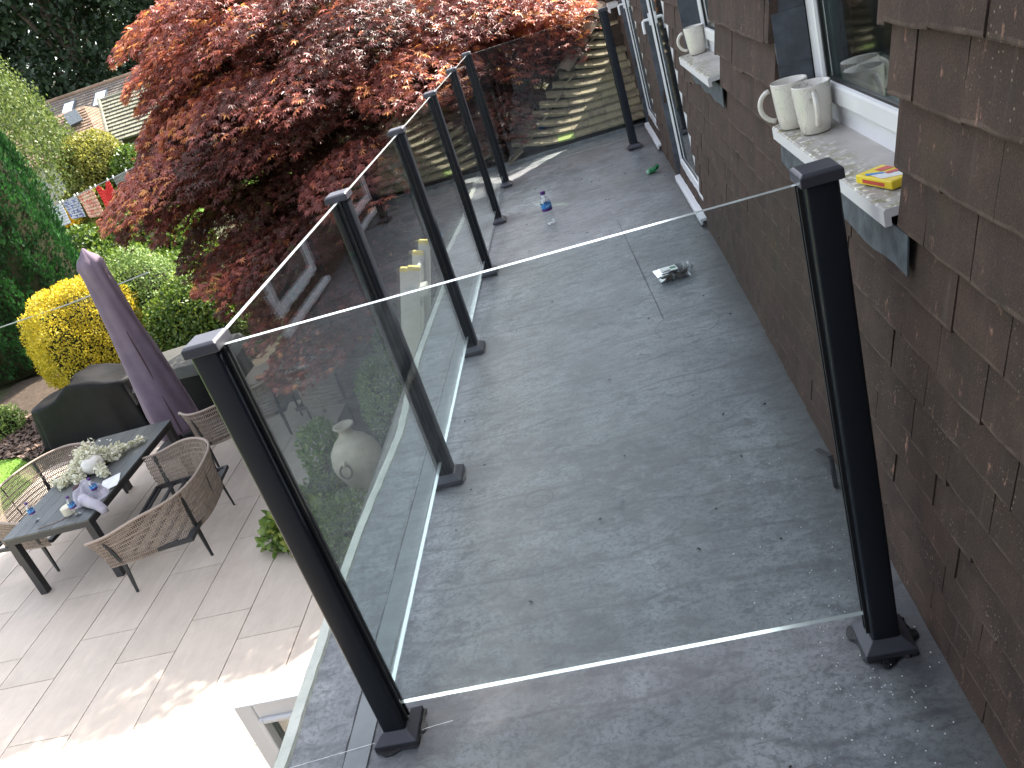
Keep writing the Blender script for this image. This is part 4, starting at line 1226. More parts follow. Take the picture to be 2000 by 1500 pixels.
fl = thing('flower_arrangement', (-5.40, 6.32, TZ), 'trailing white blossom spilling round a white round vase on the dining table', 'flowers')
g = Geo(); g.lathe([(.05,0),(.10,.03),(.125,.09),(.11,.15),(.07,.185),(.05,.19),(.04,.18)], 24, (-5.36,6.26,TZ)); g.build('vase', MAT['white_cer'], fl, fl.location, smooth=True)
P = []
arms = [((-.38,-.22),.05), ((-.25,-.32),.04), ((.30,-.30),.05), ((.15,.34),.06), ((.42,.42),.035), ((-.2,.22),.10), ((.05,.15),.12), ((-.1,0),.14), ((-.28,.05),.08), ((.22,.12),.08), ((-.05,-.30),.05)]
for (ax, ay), th in arms:
    for i in range(330):
        t = rng.random()**.8
        P.append((-5.42+ax*t+rng.normal()*th*.5, 6.34+ay*t+rng.normal()*th*.5, TZ + .02 + abs(rng.normal()*th*.6) + (.17*(1-t)**2)))
P = np.array(P); n = len(P)
leaf_object('blossom', P, unit(rng.normal(size=(n,3))+[0,0,1]), unit(rng.normal(size=(n,3))), rng.uniform(.03,.05,n), *BROAD, rng.random(n), MAT['flower'], fl, fl.location)

# parasol, covers
ps = thing('closed_parasol', (-5.34, 8.02, Z), 'closed parasol in a purple grey cover standing behind the dining table', 'parasol')
g = Geo()
def wob(a, z): return 1 + .07*math.sin(3*a+z*1.3) + .05*math.sin(7*a+2*z) + .012*math.sin(19*a+6*z) + .02*math.sin(9*z+2*a) + .03*math.sin(5*a-6*z) + .02*math.sin(11*a+z*3)
g.lathe([(.31,.28),(.30,.32),(.295,.6),(.265,1.0),(.23,1.4),(.195,1.8),(.165,2.2),(.155,2.5),(.165,2.62),(.13,2.69),(.06,2.76),(.01,2.83)], 56, (-5.34,8.02,Z), wob=wob)
g.build('cover', MAT['parasol'], ps, ps.location, smooth=True)
g = Geo(); g.tube([(-5.40+.22, 8.02-.25, Z+.32), (-5.40+.19, 8.02-.2, Z+1.2), (-5.40+.12, 8.02-.13, Z+2.3)], .008, 6)
g.build('zip_seam', MAT['cloth_dark'], ps, ps.location)
g = Geo(); g.tube([(-5.4,8.02,Z+.08),(-5.4,8.02,Z+.5)], .03, 10); g.build('pole', MAT['frame'], ps, ps.location)
g = Geo(); g.box(-5.72,-5.08,7.70,8.34,Z,Z+.10); g.build('base', MAT['frame'], ps, ps.location, bevel=.02)

bq = thing('covered_barbecue', (-7.3, 9.35, Z), 'barbecue under a sagging black cover beside the yellow bush', 'barbecue')
def cov(cx, cy, sx, sy, h, seed, top):
    r2 = random.Random(seed); ph = [r2.uniform(0,6.28) for _ in range(8)]
    def f(u, v):
        a = 2*math.pi*u; c, s = math.cos(a), math.sin(a)
        e = .42
        X = math.copysign(abs(c)**e, c); Y = math.copysign(abs(s)**e, s)
        if v < .62:
            t = v/.62; k = 1.06 - .08*t + .06*math.sin(9*a+ph[0])*(1-t)**.8 + .02*math.sin(17*a+ph[1])*(1-t)
            z = h*top(X*sx)*t
        else:
            t = (v-.62)/.38; k = (1-t)*.98
            z = h*top(X*sx*(1-t*.999)) + .03*math.sin(5*X*k+ph[2])*math.sin(3.0*Y*k+ph[3])*(k < .9)
        return (cx+sx*X*k, cy+sy*Y*k, Z+.01+max(0,z))
    g = Geo(); g.grid(f, 72, 30); return g
g = cov(-7.33, 9.45, .86, .38, .95, 4, lambda x: .74 + .12*math.exp(-((x-.05)/.38)**2) + (.10 if x > -.1 else 0) - .06*abs(x))
o = g.build('cover', MAT['cover'], bq, bq.location, smooth=True)
g = Geo()
for x in (-7.95, -6.75):
    for y in (9.25, 9.65): g.tube([(x,y,Z),(x,y,Z+.2)], .03, 8)
g.build('wheel_legs', MAT['frame'], bq, bq.location)
bx = thing('covered_storage_box', (-5.35, 9.2, Z), 'tall storage box under a black cover with a grey top behind the parasol', 'storage box', rz=0)
g = cov(-5.50, 9.25, .72, .42, .90, 9, lambda x: .80); g.build('cover', MAT['cover'], bx, bx.location, smooth=True)
g = Geo(); 
def lidf(u, v):
    x = -6.24+1.5*u; y = 8.80+.9*v
    e = min(u, 1-u, v, 1-v)
    return (x, y, Z + (.78 + (.02*math.sin(4*u)+.06*v)) - (.14 if e <= 0.001 else 0))
g.grid(lidf, 24, 16); g.build('top_cover', MAT['cover_grey'], bx, bx.location, smooth=True)
cb = thing('garden_cable', (-7.3, 10.6, -.9), 'thin pale line strung behind the parasol top', 'cable')
g = Geo(); g.tube([(-9.2,10.6,-.93),(-7.7,10.6,-.88),(-6.2,10.6,-.76)], .011, 5); g.build('cable', MAT['cable'], cb, cb.location)

# urn
un = thing('stone_urn', (-2.25, 5.72, Z), 'big weathered stoneware urn with ring handles in the planting bed', 'urn')
UO = un.location
g = Geo(); g.lathe([(.13,.06),(.16,.10),(.26,.25),(.325,.42),(.335,.52),(.30,.66),(.22,.77),(.13,.84),(.095,.88),(.088,.93),(.10,.965),(.135,.985),(.14,1.0),(.125,1.005),(.085,.985),(.07,.94)], 40, UO); g.build('body', MAT['stone'], un, UO, smooth=True)
for sgn in (0,):
    for ang in (R(-100), R(80)):
        cx, cy = math.cos(ang), math.sin(ang)
        c = Vector(UO)+Vector((cx*.285, cy*.285, .60)); e1 = Vector((-cy, cx, 0)); e2 = Vector((-cx*.35, -cy*.35, .93)).normalized()
        g = Geo(); g.tube([c + (e1*math.cos(a)+e2*math.sin(a))*.082 - e2*.07 + Vector((cx,cy,0))*.05 for a in [2*math.pi*i/24 for i in range(24)]], .013, 8, closed=True)
        g.build('ring_handle', MAT['bark'], un, UO, smooth=True)
        g = Geo(); g.tube([c+Vector((cx,cy,0))*-.02+e2*.06, c+Vector((cx,cy,0))*.05+e2*.03, c+Vector((cx,cy,0))*.07-e2*.0], [.022,.024,.018], 8); g.build('lug', MAT['stone'], un, UO, smooth=True)
un.scale = (.78, .78, .80)
bw = thing('stone_bowl', (-2.30, 5.55, Z), 'shallow stone bowl at the foot of the urn', 'bowl')
g = Geo(); g.lathe([(.2,0),(.30,.04),(.33,.09),(.31,.10),(.25,.05),(.05,.045)], 30, bw.location); g.build('bowl', MAT['stone'], bw, bw.location, smooth=True)

# ---------------------------------------------------------------- plants
def ell_points(n, c, r, shell=.3, lump=.10, low=-.55, seed=0):
    rg = np.random.default_rng(seed+5)
    d = unit(rg.normal(size=(int(n*2.2), 3))); d = d[d[:, 2] > low][:n]
    ph = rg.uniform(0, 6.28, 6)
    l = 1 + lump*(np.sin(5*d[:,0]+ph[0])*np.sin(4*d[:,1]+ph[1]) + .7*np.sin(9*d[:,2]+ph[2])*np.sin(8*d[:,0]+ph[3]) + .5*np.sin(15*d[:,1]+ph[4])*np.sin(14*d[:,2]+ph[5]))
    f = 1 - shell*rg.random(len(d))**1.8
    P = np.array(c) + d*np.array(r)*(l*f)[:, None]
    return P, d/np.array(r), f
def bush(name, label, cat, c, r, n, size, mt, lf=OVAL, base=None, seed=1, lump=.08, group=None, shell=.28, core=True, up_=.4, tb=.0):
    base = gz(c[1]) if base is None else base
    t = thing(name, (c[0], c[1], base), label, cat, group)
    P, d, f = ell_points(n, c, r, shell, lump, seed=seed)
    keep = P[:, 2] > base+.02; P, d, f = P[keep], d[keep], f[keep]; m = len(P); d = unit(d)
    rg = np.random.default_rng(seed)
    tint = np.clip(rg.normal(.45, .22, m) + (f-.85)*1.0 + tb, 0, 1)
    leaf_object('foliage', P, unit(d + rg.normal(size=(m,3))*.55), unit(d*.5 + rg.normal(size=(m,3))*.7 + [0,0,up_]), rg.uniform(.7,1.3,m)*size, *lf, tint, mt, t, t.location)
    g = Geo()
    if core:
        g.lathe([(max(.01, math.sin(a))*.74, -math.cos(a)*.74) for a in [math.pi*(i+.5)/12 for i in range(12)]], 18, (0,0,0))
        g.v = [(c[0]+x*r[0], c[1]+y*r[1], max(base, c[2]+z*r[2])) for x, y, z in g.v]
        g.build('blocker_core', MAT['core'], t, t.location, smooth=True)  # solid dark core added inside the bush to block light
    g = Geo()
    for k in range(4):
        a = k*1.6+seed; g.tube([(c[0]+.1*math.cos(a), c[1]+.1*math.sin(a), base-.02), (c[0]+r[0]*.35*math.cos(a), c[1]+r[1]*.35*math.sin(a), c[2]-.2*r[2])], [.03*max(r), .015*max(r)], 6)
    g.build('stem', MAT['bark'], t, t.location)
    return t
MAT['core'] = mat('dark_blocker_core', (.014,.018,.008), (.03,.03,.014), 8, .95, .1, .8, 30)  # near-black brown for the added light-blocking cores

bush('yellow_privet', 'round clipped golden yellow bush beside the covered barbecue', 'bush', (-8.05,11.2,-1.74), (1.0,.9,1.12), 26000, .042, MAT['leaf_yellow'], lump=.10, seed=3, shell=.16, tb=.1)
bush('box_hedge', 'glossy fresh green hedge under the red maple, behind the parasol', 'hedge', (-6.1,11.3,-2.05), (1.0,.75,.95), 15000, .055, MAT['leaf_green'], BROAD, lump=.06, seed=4)
bush('pale_shrub', 'pale mint green shrub between the golden bush and the maple', 'shrub', (-7.35,12.1,-1.75), (.85,.8,1.18), 13000, .05, MAT['leaf_mint'], lump=.08, seed=5)
bush('laurel_bush', 'dark glossy laurel in front of the white laundry', 'bush', (-10.9,17,-1.85), (1.15,1.0,1.25), 9000, .095, MAT['leaf_laurel'], BROAD, lump=.10, seed=6, group='laurels below the washing line')
bush('laurel_bush', 'bright leaved laurel in front of the red vest and grey shorts', 'bush', (-9.3,17,-1.80), (1.25,1.0,1.35), 10000, .09, MAT['leaf_laurel'], BROAD, lump=.12, seed=7, group='laurels below the washing line', tb=.18)
bush('laurel_bush', 'shaded laurel low down between the conifer and the parasol top', 'bush', (-9.0,14.6,-2.2), (1.3,.9,1.35), 9000, .085, MAT['leaf_laurel'], BROAD, lump=.10, seed=8, group='laurels below the washing line')
bush('golden_shrub', 'large rounded golden green shrub in front of the neighbouring roof', 'shrub', (-14.55,25,.05), (1.1,1.0,1.12), 9000, .095, MAT['leaf_gold'], lump=.07, seed=9, base=-1.55)
bush('garden_shrub', 'dark green shrub just right of the golden shrub', 'shrub', (-13.1,24.6,-.55), (.85,.8,.95), 4500, .11, MAT['leaf_laurel'], BROAD, seed=10, base=-1.6)
bush('garden_shrub', 'green shrub tucked under the left of the golden shrub', 'shrub', (-14.6,23.9,-1.1), (1.2,.7,.85), 5500, .10, MAT['leaf_gold'], BROAD, seed=11, base=-1.65, tb=-.2)
bush('flowering_shrub', 'small orange yellow flowering shrub left of the washing line', 'shrub', (-15.4,23.2,-.95), (.75,.5,.45), 2600, .09, MAT['leaf_orange'], seed=12, base=-1.7)
bush('low_shrub', 'low green shrub on the bark mulch beside the lawn', 'shrub', (-9.9,10.4,-2.45), (.5,.4,.35), 2400, .05, MAT['leaf_mint'], seed=13)
# under the maple, seen through the glass
bush('shade_shrub', 'shaded green shrub behind the low table under the maple', 'shrub', (-3.6,10.6,-2.2), (1.1,.6,.7), 5000, .06, MAT['leaf_laurel'], seed=14, group='shrubs in the shade of the maple')
bush('shade_shrub', 'shaded shrub under the maple nearest the house', 'shrub', (-1.9,10.2,-2.1), (1.0,.6,.8), 5000, .06, MAT['leaf_laurel'], seed=15, group='shrubs in the shade of the maple')
bush('hosta', 'low bright green leafy plant at the corner of the planting bed', 'plant', (-3.0,5.15,-2.5), (.24,.22,.20), 260, .10, MAT['leaf_mint'], BROAD, base=Z, seed=16, core=False)
bush('mint_clump', 'leafy light green clump left of the urn bowl', 'plant', (-2.72,5.08,-2.45), (.30,.26,.26), 520, .10, MAT['leaf_green'], BROAD, base=Z, seed=17, core=False, tb=.2)
bush('bedding_plant', 'small leaved bush left of the urn', 'plant', (-2.78,6.25,-2.32), (.26,.30,.38), 1500, .05, MAT['leaf_mint'], base=Z, seed=18, core=False)
bush('bedding_plant', 'dark low plant below the urn against the roof edge', 'plant', (-2.15,4.72,-2.35), (.40,.35,.32), 2200, .045, MAT['leaf_laurel'], base=Z, seed=19, core=False)
bush('bedding_plant', 'feathery green bush beyond the urn against the roof edge', 'plant', (-1.95,6.75,-2.1), (.42,.55,.55), 4200, .04, MAT['leaf_mint'], base=Z, seed=20, core=False)
bush('bedding_plant', 'taller feathery bush farther along the roof edge', 'plant', (-1.9,7.9,-2.0), (.5,.5,.65), 4000, .045, MAT['leaf_green'], base=Z, seed=21, core=False)
bush('bedding_plant', 'sprawling herbs between urn and armchair', 'plant', (-2.75,5.65,-2.5), (.28,.26,.2), 700, .05, MAT['leaf_green'], base=Z, seed=22, core=False)

# conifer
cf = thing('conifer', (-11.35, 14, gz(14)), 'tall dense bright green conifer column at the left edge', 'tree')
n = 46000; rg = np.random.default_rng(31)
zz = rg.random(n)**.9; ph = rg.uniform(0, 2*math.pi, n)
H0 = 6.1
prof = 1.64*np.sqrt(np.clip(1-((zz-.30)/.74)**2*np.where(zz > .3, 1, .45), .02, 1))
lmp = 1 + .05*np.sin(6*ph+5*zz) + .05*np.sin(13*ph+22*zz) + .03*np.sin(29*ph-30*zz)
rr = prof*lmp*(1-.10*rg.random(n)**2)
P = np.stack([-11.35+rr*np.cos(ph), 14+rr*np.sin(ph), gz(14)+.05+zz*H0], 1)
d = np.stack([np.cos(ph), np.sin(ph), np.full(n, .15)], 1)
leaf_object('foliage', P, unit(d + rg.normal(size=(n,3))*.5), unit(d*.55+[0,0,1.0]+rg.normal(size=(n,3))*.28), rg.uniform(.065,.13,n), *FROND, np.clip(rg.normal(.5,.2,n)+(lmp-1)*2.5, 0, 1), MAT['leaf_conifer'], cf, cf.location)
g = Geo(); g.lathe([(max(.02, 1.50*math.sqrt(max(.01, 1-((t-.30)/.74)**2*(1 if t > .3 else .45)))), t*H0) for t in [i/14 for i in range(14)]], 20, cf.location); g.build('blocker_core', MAT['core'], cf, cf.location, smooth=True)  # dark core added so no light passes through the column
g = Geo(); g.tube([(-11.35,14,gz(14)-.05),(-11.35,14,gz(14)+2)], .14, 8); g.build('trunk', MAT['bark'], cf, cf.location)

# birch with hanging twigs
bi = thing('weeping_birch', (-18.0, 24, gz(24)), 'weeping birch with hanging pale green twigs at the top left', 'tree')
rg = np.random.default_rng(41); PP = []; TT = []
for s_ in range(1900):
    a = rg.uniform(0, 2*math.pi); r0 = 3.6*math.sqrt(rg.random()); 
    top = 2.2 + 7.6*(1-(r0/3.9)**2)*rg.uniform(.55, 1.0)
    x = -18.2 + r0*math.cos(a); y = 24 + r0*.9*math.sin(a)
    L_ = rg.uniform(1.4, 3.4)
    k = int(L_*11); ph0 = rg.uniform(0, 6.28)
    for i in range(k):
        t = i/k
        PP.append((x+.22*t*math.cos(a)+.08*math.sin(ph0+5*t)+rg.normal()*.05, y+.22*t*math.sin(a)+rg.normal()*.06, gz(24)+top-L_*t)); TT.append(t)
P = np.array(PP); n = len(P)
P = P[P[:,2] > -1.4]; n = len(P)
leaf_object('foliage', P, unit(rg.normal(size=(n,3))), unit(rg.normal(size=(n,3))*.5+[0,0,-1]), rg.uniform(.07,.13,n), *OVAL, np.clip(rg.normal(.5,.25,n),0,1), MAT['leaf_birch'], bi, bi.location)
g = Geo(); g.tube([(-18,24,gz(24)-.1),(-17.9,24,1.5),(-17.6,24.1,4.5),(-17.4,24,6.8)], [.2,.16,.1,.04], 8)
for k in range(7):
    a = k*.9; g.tube([(-17.8,24,1.5+.6*k),(-17.7+1.6*math.cos(a),24+1.6*math.sin(a),3.0+.55*k)], [.06,.02], 6)
g.build('trunk', MAT['bark'], bi, bi.location)

# dark trees behind the neighbour's house
def tree(name, label, x, y, z0, h, r, n, size, mt, seed, group=None, tb=0):
    t = thing(name, (x, y, z0), label, 'tree', group); rg = np.random.default_rng(seed)
    K = 26; cs = []
    for k in range(K):
        a = rg.uniform(0, 6.28); q = rg.random(); zc = .22+.72*q; rad = r*(1-.55*abs(zc-.5)*1.2)
        cs.append((x+rad*.62*math.cos(a)*math.sqrt(rg.random()), y+rad*.62*math.sin(a)*math.sqrt(rg.random()), z0+h*zc, r*rg.uniform(.30,.48)))
    Ps = []; ds = []
    for c in cs:
        m = n//K; d = unit(rg.normal(size=(m,3))); f = 1-.35*rg.random(m)**1.5
        Ps.append(np.array(c[:3]) + d*c[3]*f[:,None]*[1,1,.85]); ds.append(d)
    P = np.concatenate(Ps); d = np.concatenate(ds); m = len(P)
    leaf_object('crown', P, unit(d+rg.normal(size=(m,3))*.6), unit(rg.normal(size=(m,3))+[0,0,.1]), rg.uniform(.7,1.3,m)*size, *BROAD, np.clip(rg.normal(.45,.22,m)+tb,0,1), mt, t, t.location)
    g = Geo(); g.tube([(x,y,z0-.2),(x+.1,y,z0+h*.5),(x,y,z0+h*.85)], [r*.09,r*.06,r*.02], 8)
    for c in cs[:10]: g.tube([(x,y,z0+h*.3),(c[0],c[1],c[2])], [r*.03,r*.012], 5)
    g.build('trunk', MAT['bark'], t, t.location)
    return t
for i, (x, y, h, r, lb) in enumerate([(-34,52,15,6,'dark leafy tree behind the birch at the far left'), (-27,50,16,6,'dark leafy tree above the left end of the neighbouring roof'),
        (-20.5,49,17,6,'dark leafy tree rising directly behind the neighbouring roof ridge'), (-14,51,16,6.5,'dark leafy tree behind the chimney and aerial'), (-6,53,15,6.5,'dark leafy tree mostly hidden by the maple top'), (3,54,15,7,'dark leafy tree behind the maple on the right')]):
    tree('tree', lb, x, y, -1.4, h, r, 15000, .34, MAT['leaf_dark'], 60+i, 'dark trees on the skyline')
# dense woodland edge behind them
n = 16000; rg = np.random.default_rng(77)
P = np.stack([rg.uniform(-60,30,n), rg.uniform(58,66,n), -1.5+18*rg.random(n)**1.1], 1); P[:,2] += 1.2*np.sin(P[:,0]*.45)
tag(leaf_object('woodland', P, unit(rg.normal(size=(n,3))+[0,-.6,.3]), unit(rg.normal(size=(n,3))), rg.uniform(.5,1.1,n), *BROAD, np.clip(rg.normal(.35,.2,n),0,1), MAT['leaf_dark']), 'dark mass of woodland closing the view behind the trees', 'woodland')
# lower shrubs right of outbuilding and behind the maple
bush('garden_shrub', 'dark shrub behind the far lawn under the maple edge', 'shrub', (-10.6,26,-.3), (1.8,1.2,1.6), 6000, .13, MAT['leaf_laurel'], BROAD, seed=24, base=-1.5)
bush('garden_shrub', 'green shrub lit by the sun beside the far lawn', 'shrub', (-10.9,20.5,-1.35), (.9,.7,.7), 2600, .09, MAT['leaf_green'], BROAD, seed=25, base=-1.9, tb=.2)

# ---------------------------------------------------------------- the red maple
mp = thing('japanese_maple', (-2.0, 9.4, gz(9.4)), 'large spreading red Japanese maple behind the balustrade', 'tree')
MO = tuple(mp.location)
MC = np.array([-1.35, 9.05, .50]); MR = np.array([2.85, 2.85, 2.85])
rg = np.random.default_rng(5)
sprays = []
tries = 0
while len(sprays) < 350 and tries < 20000:
    tries += 1
    d = rg.normal(size=3); d /= np.linalg.norm(d)
    if d[2] < -.62: continue
    lum = 1 + .10*math.sin(4*d[0]+1)*math.sin(5*d[1]+2) + .07*math.sin(9*d[2]+1)*math.sin(7*d[0])
    k = lum*(rg.uniform(.84, 1.0) if rg.random() < .72 else rg.uniform(.45, .84))
    c = MC + d*MR*k
    # keep clear of balcony, house and tiled roof
    if c[0] > -.55 and c[1] < 6.9: continue
    if c[0] > (c[1]-RY0) - .25 and c[2] < 1.9 + .0*c[0]: continue
    if c[0] > 1.7: continue
    if c[0] < -3.75 and c[2] < .8: continue
    if c[2] < -1.55: continue
    zt = 1.75 - .45*(c[0]+.4)
    if c[2] > zt: c[2] = zt - rg.random()**2*.35 + .12*math.sin(2.1*c[0]+1.7*c[1])
    ok = all((c[0]-s[0][0])**2 + (c[1]-s[0][1])**2 + ((c[2]-s[0][2])*1.7)**2 > .125 for s in sprays)
    if not ok: continue
    sprays.append((c, d, k))
Ps = []; Ns = []; Ts = []; Sz = []; Ti = []
for (c, d, k) in sprays:
    R_ = rg.uniform(.36, .66); m = int(640*R_*R_/.22*(.85 if k > .8 else .6)); 
    a = rg.uniform(0, 2*math.pi, m); q = np.sqrt(rg.random(m))*R_
    out = np.array([d[0]*MR[0], d[1]*MR[1], 0]); out /= max(np.linalg.norm(out), 1e-6)
    px_ = q*np.cos(a); py_ = q*np.sin(a)
    along = px_*out[0] + py_*out[1]
    zc = -.50*(q/R_)**2*R_*.62 - .34*along + rg.normal(size=m)*.022 - .06*rg.random(m)**2
    P = np.stack([c[0]+px_, c[1]+py_, c[2]+zc], 1)
    rad = np.stack([np.cos(a), np.sin(a), np.zeros(m)], 1)
    T = rad*(.35+.65*(q/R_))[:,None] + out*.5 + rg.normal(size=(m,3))*.35 + [0,0,-.45]
    Nn = np.array([0,0,1.0]) + rad*.25 + out*.35 + rg.normal(size=(m,3))*.35
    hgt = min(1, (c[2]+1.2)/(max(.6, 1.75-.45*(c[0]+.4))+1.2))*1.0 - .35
    base = .40 + .44*max(0, hgt)**1.2 + .10*max(0, -d[0]) + (.12 if k > .9 else -.04) + rg.normal()*.10  # redder new growth outside; paler coral towards the top painted in as sunlit
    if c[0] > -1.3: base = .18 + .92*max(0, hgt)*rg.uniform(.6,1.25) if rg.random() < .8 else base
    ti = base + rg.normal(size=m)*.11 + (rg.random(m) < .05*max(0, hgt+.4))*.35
    Ps.append(P); Ns.append(Nn); Ts.append(T); Sz.append(rg.uniform(.046, .076, m)); Ti.append(np.clip(ti, 0, 1))
# scattered inner leaves
m = 22000; d = unit(rg.normal(size=(m,3))); P = MC + d*MR*(.35+.5*rg.random(m))[:,None]
keep = (P[:,2] > -1.1) & ~((P[:,0] > P[:,1]-RY0-.35) & (P[:,2] < 1.6)) & (P[:,0] < .3); P = P[keep]; m = len(P)
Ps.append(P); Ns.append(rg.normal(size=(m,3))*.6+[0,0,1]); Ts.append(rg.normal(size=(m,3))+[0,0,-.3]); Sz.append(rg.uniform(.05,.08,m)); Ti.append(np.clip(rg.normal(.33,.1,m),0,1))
P = np.concatenate(Ps); Nn = np.concatenate(Ns); T = np.concatenate(Ts); S = np.concatenate(Sz); Ti = np.concatenate(Ti)
ok = ~((P[:,0] > -.12) & (P[:,1] < 6.55)) & ~((P[:,0] > P[:,1]-RY0-.12) & (P[:,2] < RZ0 + .6*(P[:,1]-RY0)+.14*(P[:,1]-RY0)**2+.14))
P, Nn, T, S, Ti = P[ok], Nn[ok], T[ok], S[ok], Ti[ok]
print('maple leaves', len(P), 'sprays', len(sprays))
# the 298 leaves nearest the camera and in its view become leaf objects
rel = P - np.array(CAM); cz = -(rel @ np.array(back)); cx = (rel @ np.array(right))/cz*1648+1000; cy = 750-(rel @ np.array(up))/cz*1648
inv = (cz > 0) & (cx > 0) & (cx < 2000) & (cy > 0) & (cy < 1500)
key = np.where(inv, cz/S, 1e9); order = np.argsort(key); near = order[:298]; far = order[298:]
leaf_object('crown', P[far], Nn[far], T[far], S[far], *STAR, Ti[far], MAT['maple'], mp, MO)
lv = {}
for k in range(5):
    g = Geo(); g.add(STAR[0], STAR[1], 0, [.2,.4,.5,.65,.9][k]); ob = g.build('leaf', MAT['maple']); lv[k] = ob.data; bpy.data.objects.remove(ob)
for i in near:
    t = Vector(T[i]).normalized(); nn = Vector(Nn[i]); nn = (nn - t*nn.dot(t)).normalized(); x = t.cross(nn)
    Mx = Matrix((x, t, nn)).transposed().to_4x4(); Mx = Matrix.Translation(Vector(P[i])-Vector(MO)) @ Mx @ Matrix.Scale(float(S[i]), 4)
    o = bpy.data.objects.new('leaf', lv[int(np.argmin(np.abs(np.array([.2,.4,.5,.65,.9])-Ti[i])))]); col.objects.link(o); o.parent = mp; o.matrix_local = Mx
# trunk and limbs
g = Geo(); b0 = Vector((-2.0, 9.4, gz(9.4)-.05)); f0 = Vector((-1.95, 9.35, -1.7))
g.tube([b0, Vector((-2.02,9.42,-2.2)), f0], [.16,.125,.11], 10)
limbs = []
for k in range(9):
    a = k*.7+.3; e = Vector((MC[0]+MR[0]*.62*math.cos(a), MC[1]+MR[1]*.62*math.sin(a), .3+rg.uniform(-.5,1.2)))
    mid = f0.lerp(e, .45) + Vector((rg.normal()*.12, rg.normal()*.12, .25))
    if e.x > e.y-RY0-.4 and e.z < 1.8: continue
    g.tube([f0, f0.lerp(mid, .5)+Vector((0,0,.05)), mid, mid.lerp(e, .5)+Vector((0,0,.12)), e], [.07,.06,.045,.03,.012], 7); limbs.append((mid, e))
for (c, d, k) in sprays:
    if not limbs: break
    c = Vector(c); mid, e = min(limbs, key=lambda s_: (s_[1]-c).length)
    st = mid.lerp(e, rg.uniform(.4, 1.0)); g.tube([st, st.lerp(c, .55)+Vector((0,0,.08)), c-Vector((0,0,.03))], [.014,.009,.003], 4)
g.build('trunk', MAT['bark'], mp, MO, smooth=True)

# ---------------------------------------------------------------- neighbouring buildings
def tiled_slope(g, ridge0, ridge1, eave0, eave1, rows, cols, jit, r2, t=.03):
    R0, R1, E0, E1 = map(Vector, (ridge0, ridge1, eave0, eave1))
    nrm = (R1-R0).cross(E0-R0).normalized()
    if nrm.z < 0: nrm = -nrm
    for r in range(rows):
        v0 = r/rows; v1 = (r+1)/rows + .25/rows
        for c in range(cols):
            sh = (.5 if r % 2 else 0)/cols
            u0 = min(1, max(0, c/cols - sh)); u1 = min(1, (c+1)/cols - sh + (.5/cols if c == cols-1 else 0))
            if u1-u0 < .001: continue
            def p(u, v): return R0.lerp(R1, u).lerp(E0.lerp(E1, u), v)
            g_ = .02/cols*0
            a, b, c_, d_ = p(u0+.04/cols, v0), p(u1-.04/cols, v0), p(u1-.04/cols, min(v1, 1.02)), p(u0+.04/cols, min(v1, 1.02))
            lo = nrm*.004; hi = nrm*(t + r2.uniform(0, .012))
            vs = [a+lo, b+lo, c_+hi, d_+hi, c_+lo-nrm*.02, d_+lo-nrm*.02]
            g.add(vs, [(0,1,2,3), (3,2,4,5), (0,3,5), (1,4,2)], 0, r2.random())
r2 = random.Random(2)
nh = thing('neighbour_house', (-19, 38, gz(38)), 'brown roofed house with skylights beyond the garden', 'house')
NO = nh.location
RA0, RA1, EA0, EA1 = (-31,40,2.67), (-12,40,2.67), (-31,36.2,.35), (-12,36.2,.35)
g = Geo(); tiled_slope(g, RA0, RA1, EA0, EA1, 22, 90, .02, r2, .035); g.build('roof_tiles', MAT['far_roof'], nh, NO, kind='stuff')
g = Geo(); g.add([RA0, RA1, EA1, EA0, (-31,44,.3), (-12,44,.3)], [(0,1,2,3),(0,4,5,1)]); g.v = [(x,y,z-.03) for x,y,z in g.v]; g.build('roof', MAT['far_roof'], nh, NO)
g = Geo(); g.box(-30.8,-12.2,36.5,43.7,gz(38)-.1,.42); g.build('wall', MAT['render'], nh, NO)
g = Geo()
for i in range(42): g.tube([(-31+.45*i,40,2.70),(-31+.45*i+.44,40,2.71)], .10, 8, tint=rnd.random())
g.build('ridge_tiles', MAT['wing_roof'], nh, NO, kind='stuff')
def on_A(x, t): return Vector((x, 40-3.8*t, 2.67-2.32*t))
nA = Vector((0,-2.32,3.8)).normalized()
for x in (-22.55, -20.85):
    a, b = on_A(x-.26, .17), on_A(x+.26, .36)
    def q(xx, t, h): return on_A(xx, t)+nA*h
    g = Geo(); vs = [q(x-.32,.14,.02), q(x+.32,.14,.02), q(x+.32,.40,.02), q(x-.32,.40,.02), q(x-.32,.14,.12), q(x+.32,.14,.12), q(x+.32,.40,.12), q(x-.32,.40,.12)]
    g.add(vs, [(0,1,5,4),(1,2,6,5),(2,3,7,6),(3,0,4,7),(4,5,6,7)]); f = g.build('skylight', MAT['lead_pale'], nh, NO)
    g = Geo(); g.add([q(x-.26,.165,.13), q(x+.26,.165,.13), q(x+.26,.375,.13), q(x-.26,.375,.13)], [(0,1,2,3)]); g.build('blind', MAT['whitecloth'], f, NO)
